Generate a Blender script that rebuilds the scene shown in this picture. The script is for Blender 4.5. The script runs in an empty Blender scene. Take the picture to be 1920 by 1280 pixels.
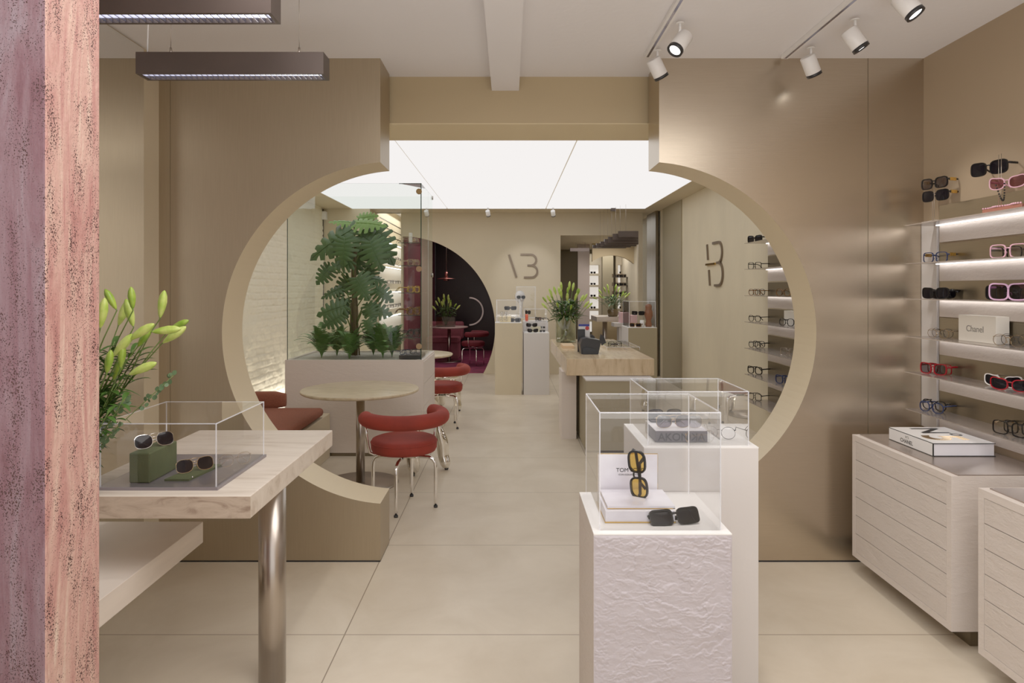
import bpy, math, random
from mathutils import Vector, Matrix, noise
random.seed(7)
PI = math.pi
C = bpy.context.scene.collection
H0 = 1.5; F = 1240.0; VX = 955.0; VY = 541.0
def wx(px, Y): return (px-VX)*Y/F
def wz(py, Y): return H0-(py-VY)*Y/F
R = math.radians

# ------------------------------------------------------------ materials
def newmat(name):
    m = bpy.data.materials.new(name); m.use_nodes = True
    nt = m.node_tree; nt.nodes.clear()
    out = nt.nodes.new('ShaderNodeOutputMaterial')
    return m, nt, out
def N(nt, t, **kw):
    n = nt.nodes.new(t)
    for k, v in kw.items():
        if k in n.inputs: n.inputs[k].default_value = v
        else: setattr(n, k, v)
    return n
def L(nt, a, ao, b, bi): nt.links.new(a.outputs[ao], b.inputs[bi])
def rgb(c): return (c[0], c[1], c[2], 1)
def S(r, g, b):      # sRGB 0-255 to linear
    f = lambda u: (u/255/12.92) if u/255 <= .04045 else ((u/255+.055)/1.055)**2.4
    return (f(r), f(g), f(b))
def mat(name, col, rough=.5, metal=0, bump=0, bscale=40, stretch=(1, 1, 1), var=0, vscale=3, emis=0, coat=0, detail=6, vcol=None, spec=None):
    m, nt, out = newmat(name)
    p = N(nt, 'ShaderNodeBsdfPrincipled', Roughness=rough, Metallic=metal)
    p.inputs['Base Color'].default_value = rgb(col)
    if spec is not None: p.inputs['Specular IOR Level'].default_value = spec
    if coat: p.inputs['Coat Weight'].default_value = coat
    if emis:
        p.inputs['Emission Color'].default_value = rgb(col); p.inputs['Emission Strength'].default_value = emis
    L(nt, p, 0, out, 0)
    tc = N(nt, 'ShaderNodeNewGeometry'); mp = N(nt, 'ShaderNodeMapping'); mp.inputs['Scale'].default_value = stretch
    L(nt, tc, 'Position', mp, 0)
    if var or vcol:
        nz = N(nt, 'ShaderNodeTexNoise', Scale=vscale, Detail=detail); L(nt, mp, 0, nz, 'Vector')
        mx = N(nt, 'ShaderNodeMix', data_type='RGBA')
        mx.inputs[6].default_value = rgb(col)
        mx.inputs[7].default_value = rgb(vcol if vcol else [c*(1-var) for c in col])
        rp = N(nt, 'ShaderNodeMapRange'); rp.inputs[1].default_value = .35; rp.inputs[2].default_value = .68
        L(nt, nz, 0, rp, 0); L(nt, rp, 0, mx, 0); L(nt, mx, 2, p, 'Base Color')
    if bump:
        nb = N(nt, 'ShaderNodeTexNoise', Scale=bscale, Detail=detail); L(nt, mp, 0, nb, 'Vector')
        b = N(nt, 'ShaderNodeBump', Strength=1, Distance=bump); L(nt, nb, 0, b, 'Height'); L(nt, b, 0, p, 'Normal')
    return m
def brushed(name, col, rough=.34, metal=.85, axis=2):
    st = [60, 60, 60]; st[axis] = 1.5
    m = mat(name, col, rough, metal, bump=.00012, bscale=6, stretch=tuple(st), var=.06, vscale=4)
    p = [n for n in m.node_tree.nodes if n.type == 'BSDF_PRINCIPLED'][0]
    return m
def relief(name, col, depth=.02, scale=5):     # cleft-slate plaster
    m, nt, out = newmat(name)
    p = N(nt, 'ShaderNodeBsdfPrincipled', Roughness=.7); p.inputs['Base Color'].default_value = rgb(col)
    L(nt, p, 0, out, 0)
    g = N(nt, 'ShaderNodeNewGeometry'); mp = N(nt, 'ShaderNodeMapping'); mp.inputs['Scale'].default_value = (1, 1, 2.4)
    L(nt, g, 'Position', mp, 0)
    n1 = N(nt, 'ShaderNodeTexNoise', Scale=scale, Detail=12, Roughness=.68, Distortion=.15); L(nt, mp, 0, n1, 'Vector')
    # terrace the height into layers with crisp lips
    mu = N(nt, 'ShaderNodeMath', operation='MULTIPLY'); mu.inputs[1].default_value = 7; L(nt, n1, 0, mu, 0)
    fr = N(nt, 'ShaderNodeMath', operation='FRACT'); L(nt, mu, 0, fr, 0)
    fl = N(nt, 'ShaderNodeMath', operation='FLOOR'); L(nt, mu, 0, fl, 0)
    pw = N(nt, 'ShaderNodeMath', operation='POWER'); pw.inputs[1].default_value = 6; L(nt, fr, 0, pw, 0)
    ad0 = N(nt, 'ShaderNodeMath', operation='ADD'); L(nt, fl, 0, ad0, 0); L(nt, pw, 0, ad0, 1)
    ms = N(nt, 'ShaderNodeMath', operation='MULTIPLY'); ms.inputs[1].default_value = .05; L(nt, ad0, 0, ms, 0)
    ad = N(nt, 'ShaderNodeMath', operation='MULTIPLY_ADD'); ad.inputs[1].default_value = 4.5; L(nt, n1, 0, ad, 0); L(nt, ms, 0, ad, 2)
    n2 = N(nt, 'ShaderNodeTexNoise', Scale=scale*9, Detail=6, Roughness=.6); L(nt, mp, 0, n2, 'Vector')
    m2 = N(nt, 'ShaderNodeMath', operation='MULTIPLY_ADD'); m2.inputs[1].default_value = .8; L(nt, n2, 0, m2, 0); L(nt, ad, 0, m2, 2)
    b = N(nt, 'ShaderNodeBump', Strength=1, Distance=depth/7); L(nt, m2, 0, b, 'Height'); L(nt, b, 0, p, 'Normal')
    return m
def travertine(name, c1, c2, stretch=(1, 8, 8), scale=1.6, rough=.4, bump=.0008):
    m, nt, out = newmat(name)
    p = N(nt, 'ShaderNodeBsdfPrincipled', Roughness=rough); L(nt, p, 0, out, 0)
    g = N(nt, 'ShaderNodeNewGeometry'); mp = N(nt, 'ShaderNodeMapping'); mp.inputs['Scale'].default_value = stretch
    L(nt, g, 'Position', mp, 0)
    n = N(nt, 'ShaderNodeTexNoise', Scale=scale, Detail=8, Roughness=.65, Distortion=1.2); L(nt, mp, 0, n, 'Vector')
    cr = N(nt, 'ShaderNodeValToRGB'); e = cr.color_ramp.elements
    e[0].position = .3; e[0].color = rgb(c2); e[1].position = .62; e[1].color = rgb(c1)
    mid = cr.color_ramp.elements.new(.47); mid.color = rgb([a*.72+b*.28 for a, b in zip(c1, c2)])
    L(nt, n, 0, cr, 0); L(nt, cr, 0, p, 'Base Color')
    b = N(nt, 'ShaderNodeBump', Strength=1, Distance=bump); L(nt, n, 0, b, 'Height'); L(nt, b, 0, p, 'Normal')
    return m
def clear(name, tint=(1, 1, 1), refl=.08, rough=.01, rcol=(1, 1, 1)):   # thin clear sheet
    m, nt, out = newmat(name)
    t = N(nt, 'ShaderNodeBsdfTransparent'); t.inputs[0].default_value = rgb(tint)
    gl = N(nt, 'ShaderNodeBsdfGlossy', Roughness=rough); gl.inputs[0].default_value = rgb(rcol)
    lw = N(nt, 'ShaderNodeFresnel', IOR=1.45)
    mu = N(nt, 'ShaderNodeMath', operation='MULTIPLY_ADD'); mu.inputs[1].default_value = .7; mu.inputs[2].default_value = refl*.08
    L(nt, lw, 0, mu, 0)
    mx = N(nt, 'ShaderNodeMixShader'); L(nt, mu, 0, mx, 0); L(nt, t, 0, mx, 1); L(nt, gl, 0, mx, 2); L(nt, mx, 0, out, 0)
    return m
def edgemat(name, col, a=.45, em=.0):      # polished acrylic edge: half see-through, weak glow painted in for caught light
    m, nt, out = newmat(name)
    t = N(nt, 'ShaderNodeBsdfTransparent')
    p = N(nt, 'ShaderNodeBsdfPrincipled', Roughness=.15); p.inputs['Base Color'].default_value = rgb(col)
    p.inputs['Emission Color'].default_value = rgb(col); p.inputs['Emission Strength'].default_value = em
    mx = N(nt, 'ShaderNodeMixShader'); mx.inputs[0].default_value = a; L(nt, t, 0, mx, 1); L(nt, p, 0, mx, 2); L(nt, mx, 0, out, 0)
    return m
def emit(name, col, s):
    m, nt, out = newmat(name); e = N(nt, 'ShaderNodeEmission', Strength=s); e.inputs[0].default_value = rgb(col); L(nt, e, 0, out, 0); return m

M = {}
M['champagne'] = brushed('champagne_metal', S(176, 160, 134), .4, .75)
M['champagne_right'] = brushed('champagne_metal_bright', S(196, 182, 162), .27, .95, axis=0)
M['reveal'] = mat('satin_cream_reveal', S(216, 200, 168), .45, .05)
M['cream'] = mat('cream_paint', S(206, 192, 164), .65, var=.06, vscale=1.5, bump=.0006, bscale=60)
M['plaster_b'] = mat('cream_stucco', S(218, 205, 176), .6, var=.08, vscale=2.5, stretch=(1, 1, .5), bump=.002, bscale=14)
M['lintel'] = mat('beige_paint', S(178, 158, 122), .55, .1)
M['ceiling'] = mat('ceiling_white', S(234, 232, 234), .8, bump=.001, bscale=30)
M['grey_side'] = mat('grey_beige_paint', S(158, 146, 118), .6, .1)
M['white'] = mat('white_lacquer', S(236, 234, 232), .4)
M['white_side'] = mat('white_matt', S(210, 205, 202), .55, bump=.0003, bscale=80)
M['relief'] = relief('cleft_plaster_white', S(198, 191, 192), .034, 4.5)
M['relief_warm'] = relief('cleft_plaster_warm', S(208, 197, 188), .013, 5)
M['relief_soft'] = relief('cleft_plaster_soft', S(212, 201, 192), .009, 4)
M['planter'] = relief('planter_plaster', S(224, 212, 202), .006, 4)
M['steel'] = brushed('brushed_steel', S(178, 168, 158), .28, 1)
M['darksteel'] = brushed('bronze_steel', S(128, 118, 100), .3, .9, axis=1)
M['shelfmetal'] = mat('shelf_metal', S(176, 166, 160), .22, .7)
M['chrome'] = mat('chrome', (.9, .88, .86), .06, 1)
M['chromeblob'] = mat('mirror_polished_metal', (.85, .82, .76), .05, 1)
M['bronze'] = mat('dark_bronze', S(84, 72, 66), .4, .5, var=.15, vscale=6)
M['stone'] = travertine('travertine_pale', S(222, 210, 196), S(186, 168, 150), (1.2, 6, 6), 1.6)
M['stone_side'] = travertine('travertine_edge', S(196, 178, 158), S(142, 120, 102), (4, 4, 14), 2)
M['stone_yellow'] = travertine('travertine_honey', S(210, 194, 162), S(170, 150, 118), (2, 7, 2), 2, .3)
M['stone_counter'] = travertine('travertine_counter', S(214, 190, 154), S(176, 148, 112), (9, 1.5, 2.5), 1.5, .18)
M['velvet'] = mat('rust_velvet', S(168, 62, 38), .75, var=.35, vscale=5); 
for nm, c in (('velvet', S(140, 40, 24)), ('velvet_dark', S(104, 14, 28)), ('velvet_pink', S(150, 80, 90))):
    mm = mat(nm, c, .8, var=.3, vscale=6)
    p = [n for n in mm.node_tree.nodes if n.type == 'BSDF_PRINCIPLED'][0]
    p.inputs['Sheen Weight'].default_value = .3; p.inputs['Sheen Roughness'].default_value = .35; p.inputs['Sheen Tint'].default_value = rgb([min(1, v*2.5+.05) for v in c])
    M[nm] = mm
M['boucle'] = mat('brown_wool', S(146, 84, 62), .9, bump=.002, bscale=200, var=.2, vscale=90)
M['carpet'] = mat('magenta_carpet', S(138, 48, 82), .95, var=.45, vscale=5, bump=.004, bscale=60)
M['pinkwall'] = mat('rose_wall', S(120, 52, 64), .6)
M['darkroom'] = mat('dark_plum_wall', S(38, 26, 28), .25, .2)
M['brownwall'] = mat('brown_wall', S(104, 90, 62), .6)
M['lavender'] = mat('mauve_panel', S(176, 160, 150), .6)
M['black'] = mat('black_gloss', (.006, .006, .007), .12, spec=.4)
M['blackmatt'] = mat('black_plastic', (.014, .014, .016), .35)
M['gold'] = mat('gold', S(214, 176, 98), .2, 1)
M['goldframe'] = mat('pale_gold_wire', S(200, 176, 140), .18, 1)
M['green_leather'] = mat('green_leather', S(86, 96, 62), .65, var=.12, vscale=12, bump=.0006, bscale=200)
M['glass'] = clear('clear_acrylic', (.975, .975, .975), .1)
M['glass_green'] = clear('vitrine_glass', (.93, .965, .945), .12)
M['glass_water'] = clear('vase_glass', (.80, .84, .74), .25)
M['smoke'] = clear('smoke_acrylic', (.6, .55, .52), .2)
M['edge'] = edgemat('acrylic_edge', (.92, .92, .96), .45, .12)
M['edge_dark'] = mat('green_glass_edge', S(38, 62, 52), .15)
M['lens_dark'] = mat('lens_dark', (.006, .005, .007), .05, spec=.25)
M['lens_smoke'] = clear('lens_smoke', (.22, .19, .22), .35)
M['lens_clear'] = clear('lens_clear', (.9, .9, .92), .25)
M['lens_yellow'] = clear('lens_yellow', (.78, .52, .10), .25)
M['lens_pink'] = clear('lens_rose', (.42, .18, .24), .3)
M['lens_mauve'] = clear('lens_mauve', (.3, .14, .28), .3)
M['f_pink'] = mat('pink_acetate', S(224, 172, 190), .2)
M['f_lilac'] = mat('lilac_acetate', S(214, 170, 206), .2)
M['f_blue'] = mat('navy_acetate', S(36, 52, 92), .15)
M['f_red'] = mat('red_acetate', S(150, 16, 30), .15)
M['f_white'] = mat('white_acetate', S(236, 232, 228), .2)
M['f_tort'] = mat('tortoise_acetate', S(70, 40, 18), .15, vcol=S(160, 105, 40), vscale=60)
M['f_clear'] = clear('crystal_acetate', (.88, .84, .8), .4)
M['f_grey'] = mat('gunmetal', S(70, 70, 74), .2, .8)
M['leaf'] = mat('monstera_green', S(66, 98, 50), .36, var=.25, vscale=4)
M['leaf_light'] = mat('monstera_light_green', S(104, 142, 50), .4, var=.2, vscale=4)
M['fern'] = mat('fern_green', S(98, 142, 70), .5, var=.35, vscale=6)
M['stemg'] = mat('green_stem', S(92, 116, 48), .5)
M['bud'] = mat('lily_bud', S(158, 190, 66), .42, vcol=S(204, 216, 120), vscale=26)
M['bud_green'] = mat('lily_bud_green', S(112, 150, 36), .42, vcol=S(158, 184, 66), vscale=26)
M['lilyleaf'] = mat('lily_leaf', S(66, 104, 36), .45, var=.3, vscale=10)
M['euca'] = mat('eucalyptus_leaf', S(96, 124, 84), .55, var=.25, vscale=10)
M['trunk'] = mat('plant_stalk', S(92, 78, 48), .8, bump=.004, bscale=40)
M['gravel'] = mat('white_gravel', S(214, 206, 196), .8, bump=.02, bscale=70)
M['wood'] = mat('brown_wood', S(138, 82, 52), .4, var=.25, vscale=8)
M['pinkbox'] = mat('pink_card', S(232, 190, 194), .6)
M['bluecard'] = mat('blue_card', S(52, 62, 150), .5)
M['redcard'] = mat('red_card', S(200, 60, 60), .5)
M['orange'] = mat('orange_acrylic', S(236, 92, 50), .4)
M['pages'] = mat('book_pages', S(232, 230, 236), .7)
M['bookgrey'] = mat('book_grey', S(110, 104, 110), .5)
M['textgrey'] = mat('text_grey', S(64, 62, 66), .5)
M['textlight'] = mat('text_light_grey', S(120, 116, 110), .5)
M['ink'] = mat('ink_black', (.012, .012, .012), .5)
M['logo'] = mat('logo_taupe', S(126, 110, 92), .35, .5)
M['marble'] = mat('marbled_card', S(236, 236, 244), .35, vcol=S(204, 198, 208), vscale=4, detail=9)
M['creambox'] = mat('cream_card', S(230, 224, 212), .6)
M['pink_stone'] = None
M['panel'] = emit('light_panel', (1, .965, .945), .9)
M['led'] = emit('led_strip', (1, .96, .95), 5)
M['ledsoft'] = emit('led_soft', (1, .96, .93), 2.0)
M['spotface'] = emit('spot_lens', (1, .95, .9), 6)
M['mirror'] = mat('mirror', (.86, .86, .84), .01, 1)
M['copper'] = mat('copper', S(190, 130, 120), .25, .9)
M['niche'] = mat('niche_white', S(236, 230, 224), .6)
M['louvre'] = mat('louvre_grid', S(150, 150, 170), .2, .9)
M['redtrim'] = M['f_red']

def make_pink():
    m, nt, out = newmat('pink_travertine')
    p = N(nt, 'ShaderNodeBsdfPrincipled', Roughness=.6); L(nt, p, 0, out, 0)
    g = N(nt, 'ShaderNodeNewGeometry')
    mp = N(nt, 'ShaderNodeMapping'); mp.inputs['Scale'].default_value = (9, 9, 1.1); L(nt, g, 'Position', mp, 0)
    n = N(nt, 'ShaderNodeTexNoise', Scale=2.0, Detail=9, Roughness=.7, Distortion=1.4); L(nt, mp, 0, n, 'Vector')
    cr = N(nt, 'ShaderNodeValToRGB'); e = cr.color_ramp.elements
    e[0].position = .28; e[0].color = rgb(S(136, 80, 76)); e[1].position = .66; e[1].color = rgb(S(204, 180, 162))
    k = e.new(.42); k.color = rgb(S(172, 122, 114)); k = e.new(.56); k.color = rgb(S(190, 152, 138))
    L(nt, n, 0, cr, 0)
    mp2 = N(nt, 'ShaderNodeMapping'); mp2.inputs['Scale'].default_value = (1, 1, .75); L(nt, g, 'Position', mp2, 0)
    nw = N(nt, 'ShaderNodeTexNoise', Scale=70, Detail=3); L(nt, mp2, 0, nw, 'Vector')
    mxv = N(nt, 'ShaderNodeMix', data_type='RGBA'); mxv.inputs[0].default_value = .008
    L(nt, mp2, 0, mxv, 6); L(nt, nw, 'Color', mxv, 7)
    v = N(nt, 'ShaderNodeTexVoronoi', Scale=290, Randomness=1); L(nt, mxv, 2, v, 'Vector')
    gate = N(nt, 'ShaderNodeTexNoise', Scale=1.0, Detail=4)
    mp3 = N(nt, 'ShaderNodeMapping'); mp3.inputs['Scale'].default_value = (34, 34, 10); L(nt, g, 'Position', mp3, 0); L(nt, mp3, 0, gate, 'Vector')
    gr = N(nt, 'ShaderNodeMapRange'); gr.inputs[1].default_value = .38; gr.inputs[2].default_value = .66; gr.inputs[3].default_value = .10; gr.inputs[4].default_value = .42
    L(nt, gate, 0, gr, 0)
    sub = N(nt, 'ShaderNodeMath', operation='SUBTRACT'); L(nt, gr, 0, sub, 0); L(nt, v, 'Distance', sub, 1)
    st = N(nt, 'ShaderNodeMapRange'); st.inputs[1].default_value = 0; st.inputs[2].default_value = .1; L(nt, sub, 0, st, 0)
    mc = N(nt, 'ShaderNodeMix', data_type='RGBA'); L(nt, st, 0, mc, 0); L(nt, cr, 0, mc, 6); mc.inputs[7].default_value = rgb(S(66, 30, 28))
    L(nt, mc, 2, p, 'Base Color')
    v2 = N(nt, 'ShaderNodeTexVoronoi', Scale=420, Randomness=1); L(nt, mxv, 2, v2, 'Vector')
    g2 = N(nt, 'ShaderNodeMath', operation='MULTIPLY_ADD'); g2.inputs[1].default_value = .7; g2.inputs[2].default_value = .02; L(nt, gr, 0, g2, 0)
    s2 = N(nt, 'ShaderNodeMath', operation='SUBTRACT'); L(nt, g2, 0, s2, 0); L(nt, v2, 'Distance', s2, 1)
    st2 = N(nt, 'ShaderNodeMapRange'); st2.inputs[1].default_value = 0; st2.inputs[2].default_value = .12; L(nt, s2, 0, st2, 0)
    mm = N(nt, 'ShaderNodeMath', operation='MAXIMUM'); L(nt, st, 0, mm, 0); L(nt, st2, 0, mm, 1); st = mm; L(nt, st, 0, mc, 0)
    inv = N(nt, 'ShaderNodeMath', operation='MULTIPLY_ADD'); inv.inputs[1].default_value = -1; inv.inputs[2].default_value = 1; L(nt, st, 0, inv, 0)
    ad = N(nt, 'ShaderNodeMath', operation='MULTIPLY_ADD'); ad.inputs[1].default_value = .8; L(nt, nw, 0, ad, 0); L(nt, inv, 0, ad, 2)
    b = N(nt, 'ShaderNodeBump', Strength=1, Distance=.003); L(nt, ad, 0, b, 'Height'); L(nt, b, 0, p, 'Normal')
    return m
M['pink_stone'] = make_pink()

def make_floor():
    m, nt, out = newmat('floor_tiles')
    p = N(nt, 'ShaderNodeBsdfPrincipled', Roughness=.36); L(nt, p, 0, out, 0)
    g = N(nt, 'ShaderNodeNewGeometry'); sx = N(nt, 'ShaderNodeSeparateXYZ'); L(nt, g, 'Position', sx, 0)
    def joint(ax, off, pitch, w):
        a = N(nt, 'ShaderNodeMath', operation='SUBTRACT'); a.inputs[1].default_value = off; L(nt, sx, ax, a, 0)
        d = N(nt, 'ShaderNodeMath', operation='DIVIDE'); d.inputs[1].default_value = pitch; L(nt, a, 0, d, 0)
        fr = N(nt, 'ShaderNodeMath', operation='FLOORED_MODULO'); fr.inputs[1].default_value = 1; L(nt, d, 0, fr, 0)
        c = N(nt, 'ShaderNodeMath', operation='LESS_THAN'); c.inputs[1].default_value = w/pitch; L(nt, fr, 0, c, 0); return c
    j1 = joint(0, -.717, 1.4, .005); j2 = joint(1, 2.866, 1.0, .005)
    mx = N(nt, 'ShaderNodeMath', operation='MAXIMUM'); L(nt, j1, 0, mx, 0); L(nt, j2, 0, mx, 1)
    n = N(nt, 'ShaderNodeTexNoise', Scale=2.2, Detail=8, Roughness=.6, Distortion=.5); L(nt, g, 'Position', n, 'Vector')
    cr = N(nt, 'ShaderNodeValToRGB'); e = cr.color_ramp.elements
    e[0].position = .3; e[0].color = rgb(S(198, 184, 162)); e[1].position = .7; e[1].color = rgb(S(216, 204, 184)); L(nt, n, 0, cr, 0)
    mc = N(nt, 'ShaderNodeMix', data_type='RGBA'); L(nt, mx, 0, mc, 0); L(nt, cr, 0, mc, 6); mc.inputs[7].default_value = rgb(S(140, 124, 104))
    L(nt, mc, 2, p, 'Base Color')
    n2 = N(nt, 'ShaderNodeTexNoise', Scale=25, Detail=5); L(nt, g, 'Position', n2, 'Vector')
    b = N(nt, 'ShaderNodeBump', Strength=.5, Distance=.0008); L(nt, n2, 0, b, 'Height'); L(nt, b, 0, p, 'Normal')
    return m
M['floor'] = make_floor()

# ------------------------------------------------------------ mesh builder
class MB:
    def __init__(s): s.v = []; s.f = []; s.mi = []; s.mats = []; s.cur = 0; s.smooth = []; s.T = Matrix()
    def add(s, vs, fs, smooth=False):
        b = len(s.v); s.v += [tuple(s.T @ Vector(v)) for v in vs]
        for f in fs: s.f.append([b+i for i in f]); s.mi.append(s.cur); s.smooth.append(smooth)
        return s
    def box(s, x0, x1, y0, y1, z0, z1, bev=0):
        if x0 > x1: x0, x1 = x1, x0
        if y0 > y1: y0, y1 = y1, y0
        if z0 > z1: z0, z1 = z1, z0
        if not bev:
            vs = [(x, y, z) for x in (x0, x1) for y in (y0, y1) for z in (z0, z1)]
            return s.add(vs, [(0, 1, 3, 2), (4, 6, 7, 5), (0, 4, 5, 1), (2, 3, 7, 6), (0, 2, 6, 4), (1, 5, 7, 3)])
        import bmesh
        bm = bmesh.new(); bmesh.ops.create_cube(bm, size=1)
        for v in bm.verts: v.co = Vector(((x0+x1)/2+v.co.x*(x1-x0), (y0+y1)/2+v.co.y*(y1-y0), (z0+z1)/2+v.co.z*(z1-z0)))
        bmesh.ops.bevel(bm, geom=bm.edges[:], offset=bev, segments=2 if bev < .01 else 4, affect='EDGES', profile=.5)
        bm.verts.index_update()
        s.add([v.co[:] for v in bm.verts], [[v.index for v in f.verts] for f in bm.faces], bev >= .01); bm.free(); return s
    def lathe(s, prof, c=(0, 0, 0), n=32, sm=True, axis=None):
        vs = []; fs = []
        Q = Matrix()
        if axis: Q = Vector((0, 0, 1)).rotation_difference(Vector(axis)).to_matrix().to_4x4()
        for r, z in prof:
            for i in range(n):
                a = 2*PI*i/n; p = Q @ Vector((r*math.cos(a), r*math.sin(a), z)); vs.append((p[0]+c[0], p[1]+c[1], p[2]+c[2]))
        for k in range(len(prof)-1):
            for i in range(n): j = (i+1) % n; fs.append((k*n+i, k*n+j, (k+1)*n+j, (k+1)*n+i))
        s.add(vs, fs, sm)
        b = len(s.v)-len(vs)
        if prof[0][0] > 1e-5: s.f.append([b+i for i in range(n)][::-1]); s.mi.append(s.cur); s.smooth.append(False)
        if prof[-1][0] > 1e-5: s.f.append([b+(len(prof)-1)*n+i for i in range(n)]); s.mi.append(s.cur); s.smooth.append(False)
        return s
    def cyl(s, c, r, z0, z1, n=32, axis=None): return s.lathe([(r, z0), (r, z1)], c, n, True, axis)
    def tube(s, pts, r, n=10, closed=False, sx=1.0):
        pts = [Vector(p) for p in pts]; m = len(pts); rr = r if isinstance(r, (list, tuple)) else [r]*m
        vs = []; up = None
        for i, p in enumerate(pts):
            a = pts[(i-1) % m] if (closed or i > 0) else p; b = pts[(i+1) % m] if (closed or i < m-1) else p
            t = (b-a).normalized() if (b-a).length > 1e-9 else Vector((0, 0, 1))
            if up is None: up = t.orthogonal().normalized() if abs(t.z) > .95 else Vector((0, 0, 1))
            u = (up-t*up.dot(t)); u = u.normalized() if u.length > 1e-6 else t.orthogonal().normalized(); up = u; w = t.cross(u)
            for k in range(n): an = 2*PI*k/n; vs.append(tuple(p+(u*math.cos(an)*sx+w*math.sin(an))*rr[i]))
        fs = []
        for i in range(m if closed else m-1):
            for k in range(n): q = (k+1) % n; j = (i+1) % m; fs.append((i*n+k, i*n+q, j*n+q, j*n+k))
        if not closed: fs += [tuple(range(n))[::-1], tuple((m-1)*n+k for k in range(n))]
        return s.add(vs, fs, True)
    def ball(s, c, r, n=16, sc=(1, 1, 1)):
        vs = []; fs = []; k = n//2
        for i in range(k+1):
            ph = PI*i/k
            for j in range(n): th = 2*PI*j/n; vs.append((c[0]+r*sc[0]*math.sin(ph)*math.cos(th), c[1]+r*sc[1]*math.sin(ph)*math.sin(th), c[2]+r*sc[2]*math.cos(ph)))
        for i in range(k):
            for j in range(n): q = (j+1) % n; fs.append((i*n+j, (i+1)*n+j, (i+1)*n+q, i*n+q))
        return s.add(vs, fs, True)
    def prism_xz(s, pts, y0, y1, sm_side=False, side_mat=None):
        n = len(pts); vs = [(x, y0, z) for x, z in pts]+[(x, y1, z) for x, z in pts]
        s.add(vs, [tuple(range(n)), tuple(range(2*n-1, n-1, -1))])
        c = s.cur
        for i in range(n):
            j = (i+1) % n
            s.cur = (side_mat(pts[i], pts[j]) if side_mat else c)
            b = len(s.v)-2*n
            s.f.append([b+i, b+i+n, b+j+n, b+j]); s.mi.append(s.cur); s.smooth.append(False)
        s.cur = c; return s
    def ribbon(s, pts, w, d, org, ax, up):      # flat letter stroke, pts in 2D
        ax = Vector(ax); up = Vector(up); nn = ax.cross(up); org = Vector(org); m = len(pts); vs = []
        for i, p in enumerate(pts):
            a = Vector(pts[max(i-1, 0)]); b = Vector(pts[min(i+1, m-1)]); t = (b-a).normalized(); q = Vector((-t.y, t.x))*w/2
            for sg, dd in ((1, 0), (-1, 0), (-1, d), (1, d)):
                e = Vector(p)+q*sg; vs.append(tuple(org+ax*e.x+up*e.y+nn*dd))
        fs = [(0, 1, 2, 3), tuple((m-1)*4+k for k in (3, 2, 1, 0))]
        for i in range(m-1):
            for k in range(4): q = (k+1) % 4; fs.append((i*4+k, (i+1)*4+k, (i+1)*4+q, i*4+q))
        return s.add(vs, fs)
    def mesh(s, name, mats):
        me = bpy.data.meshes.new(name); me.from_pydata(s.v, [], s.f)
        for m in (mats if isinstance(mats, list) else [mats]): me.materials.append(m)
        me.polygons.foreach_set('material_index', s.mi); me.polygons.foreach_set('use_smooth', s.smooth)
        me.update()
        import bmesh
        bm = bmesh.new(); bm.from_mesh(me); bmesh.ops.recalc_face_normals(bm, faces=bm.faces); bm.to_mesh(me); bm.free()
        return me
    def build(s, name, mats, parent=None, world=True):
        if parent is not None and world and s.v:
            l = parent.location; s.v = [(a-l[0], b-l[1], c-l[2]) for a, b, c in s.v]
        o = bpy.data.objects.new(name, s.mesh(name, mats)); C.objects.link(o)
        if parent is not None: o.parent = parent
        return o

def thing(name, label, cat, loc=(0, 0, 0), rz=0, group=None):
    o = bpy.data.objects.new(name, None); C.objects.link(o); o.location = loc; o.rotation_euler = (0, 0, rz); o.empty_display_size = .05
    return tag(o, label, cat, group)
def tag(o, label, cat, group=None):
    o['label'] = label; o['category'] = cat
    if group: o['group'] = group
    return o
def struct(o): o['kind'] = 'structure'; return o
def inst(name, me, parent):
    o = bpy.data.objects.new(name, me); C.objects.link(o); o.parent = parent; return o
def text(body, size, m, name, parent, org, ax, up, ext=.0008, align='LEFT', sx=1, bold=0):
    cu = bpy.data.curves.new('t', 'FONT'); cu.body = body; cu.size = size; cu.extrude = ext; cu.align_x = align; cu.offset = bold
    t = bpy.data.objects.new('t', cu); C.objects.link(t); dg = bpy.context.evaluated_depsgraph_get()
    me = bpy.data.meshes.new_from_object(t.evaluated_get(dg)); bpy.data.objects.remove(t)
    ax = Vector(ax).normalized(); up = Vector(up).normalized(); nn = ax.cross(up)
    mx = Matrix((ax*sx, up, nn)).transposed().to_4x4(); mx.translation = Vector(org)-(parent.location if parent else Vector())
    me.transform(mx); me.materials.clear(); me.materials.append(m)
    o = bpy.data.objects.new(name, me); C.objects.link(o); o.parent = parent; return o

# ------------------------------------------------------------ shell
YF = 3.633; YB = 3.91; HF = 2.765; HB = 2.83; RA = .94; CZ = 1.257
struct(MB().box(-3.3, 3.0, -1.5, 16.5, -.06, 0).build('floor', M['floor']))
struct(MB().box(-3.3, 2.5, -1.5, 3.95, HF, HF+.1).build('ceiling', M['ceiling']))
struct(MB().box(-.105, .058, -1.5, 3.95, 2.682, HF).build('trim_1', M['ceiling']))
def arch_wall(sign, cx, jx, xo):
    n = 72; pts = [(xo, 0), (jx, 0)]
    a0 = math.acos(max(-1, min(1, abs(jx-cx)/RA)))
    dz = math.sqrt(RA*RA-(jx-cx)**2)
    # arc from bottom to top through the outer side
    st = math.atan2(-dz, jx-cx); en = math.atan2(dz, jx-cx)
    if sign < 0: st = st; en = en-2*PI; 
    arc = []
    for i in range(n+1):
        a = st+(en-st)*i/n; arc.append((cx+RA*math.cos(a), CZ+RA*math.sin(a)))
    pts += arc+[(jx, HF), (xo, HF)]
    return pts
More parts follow.
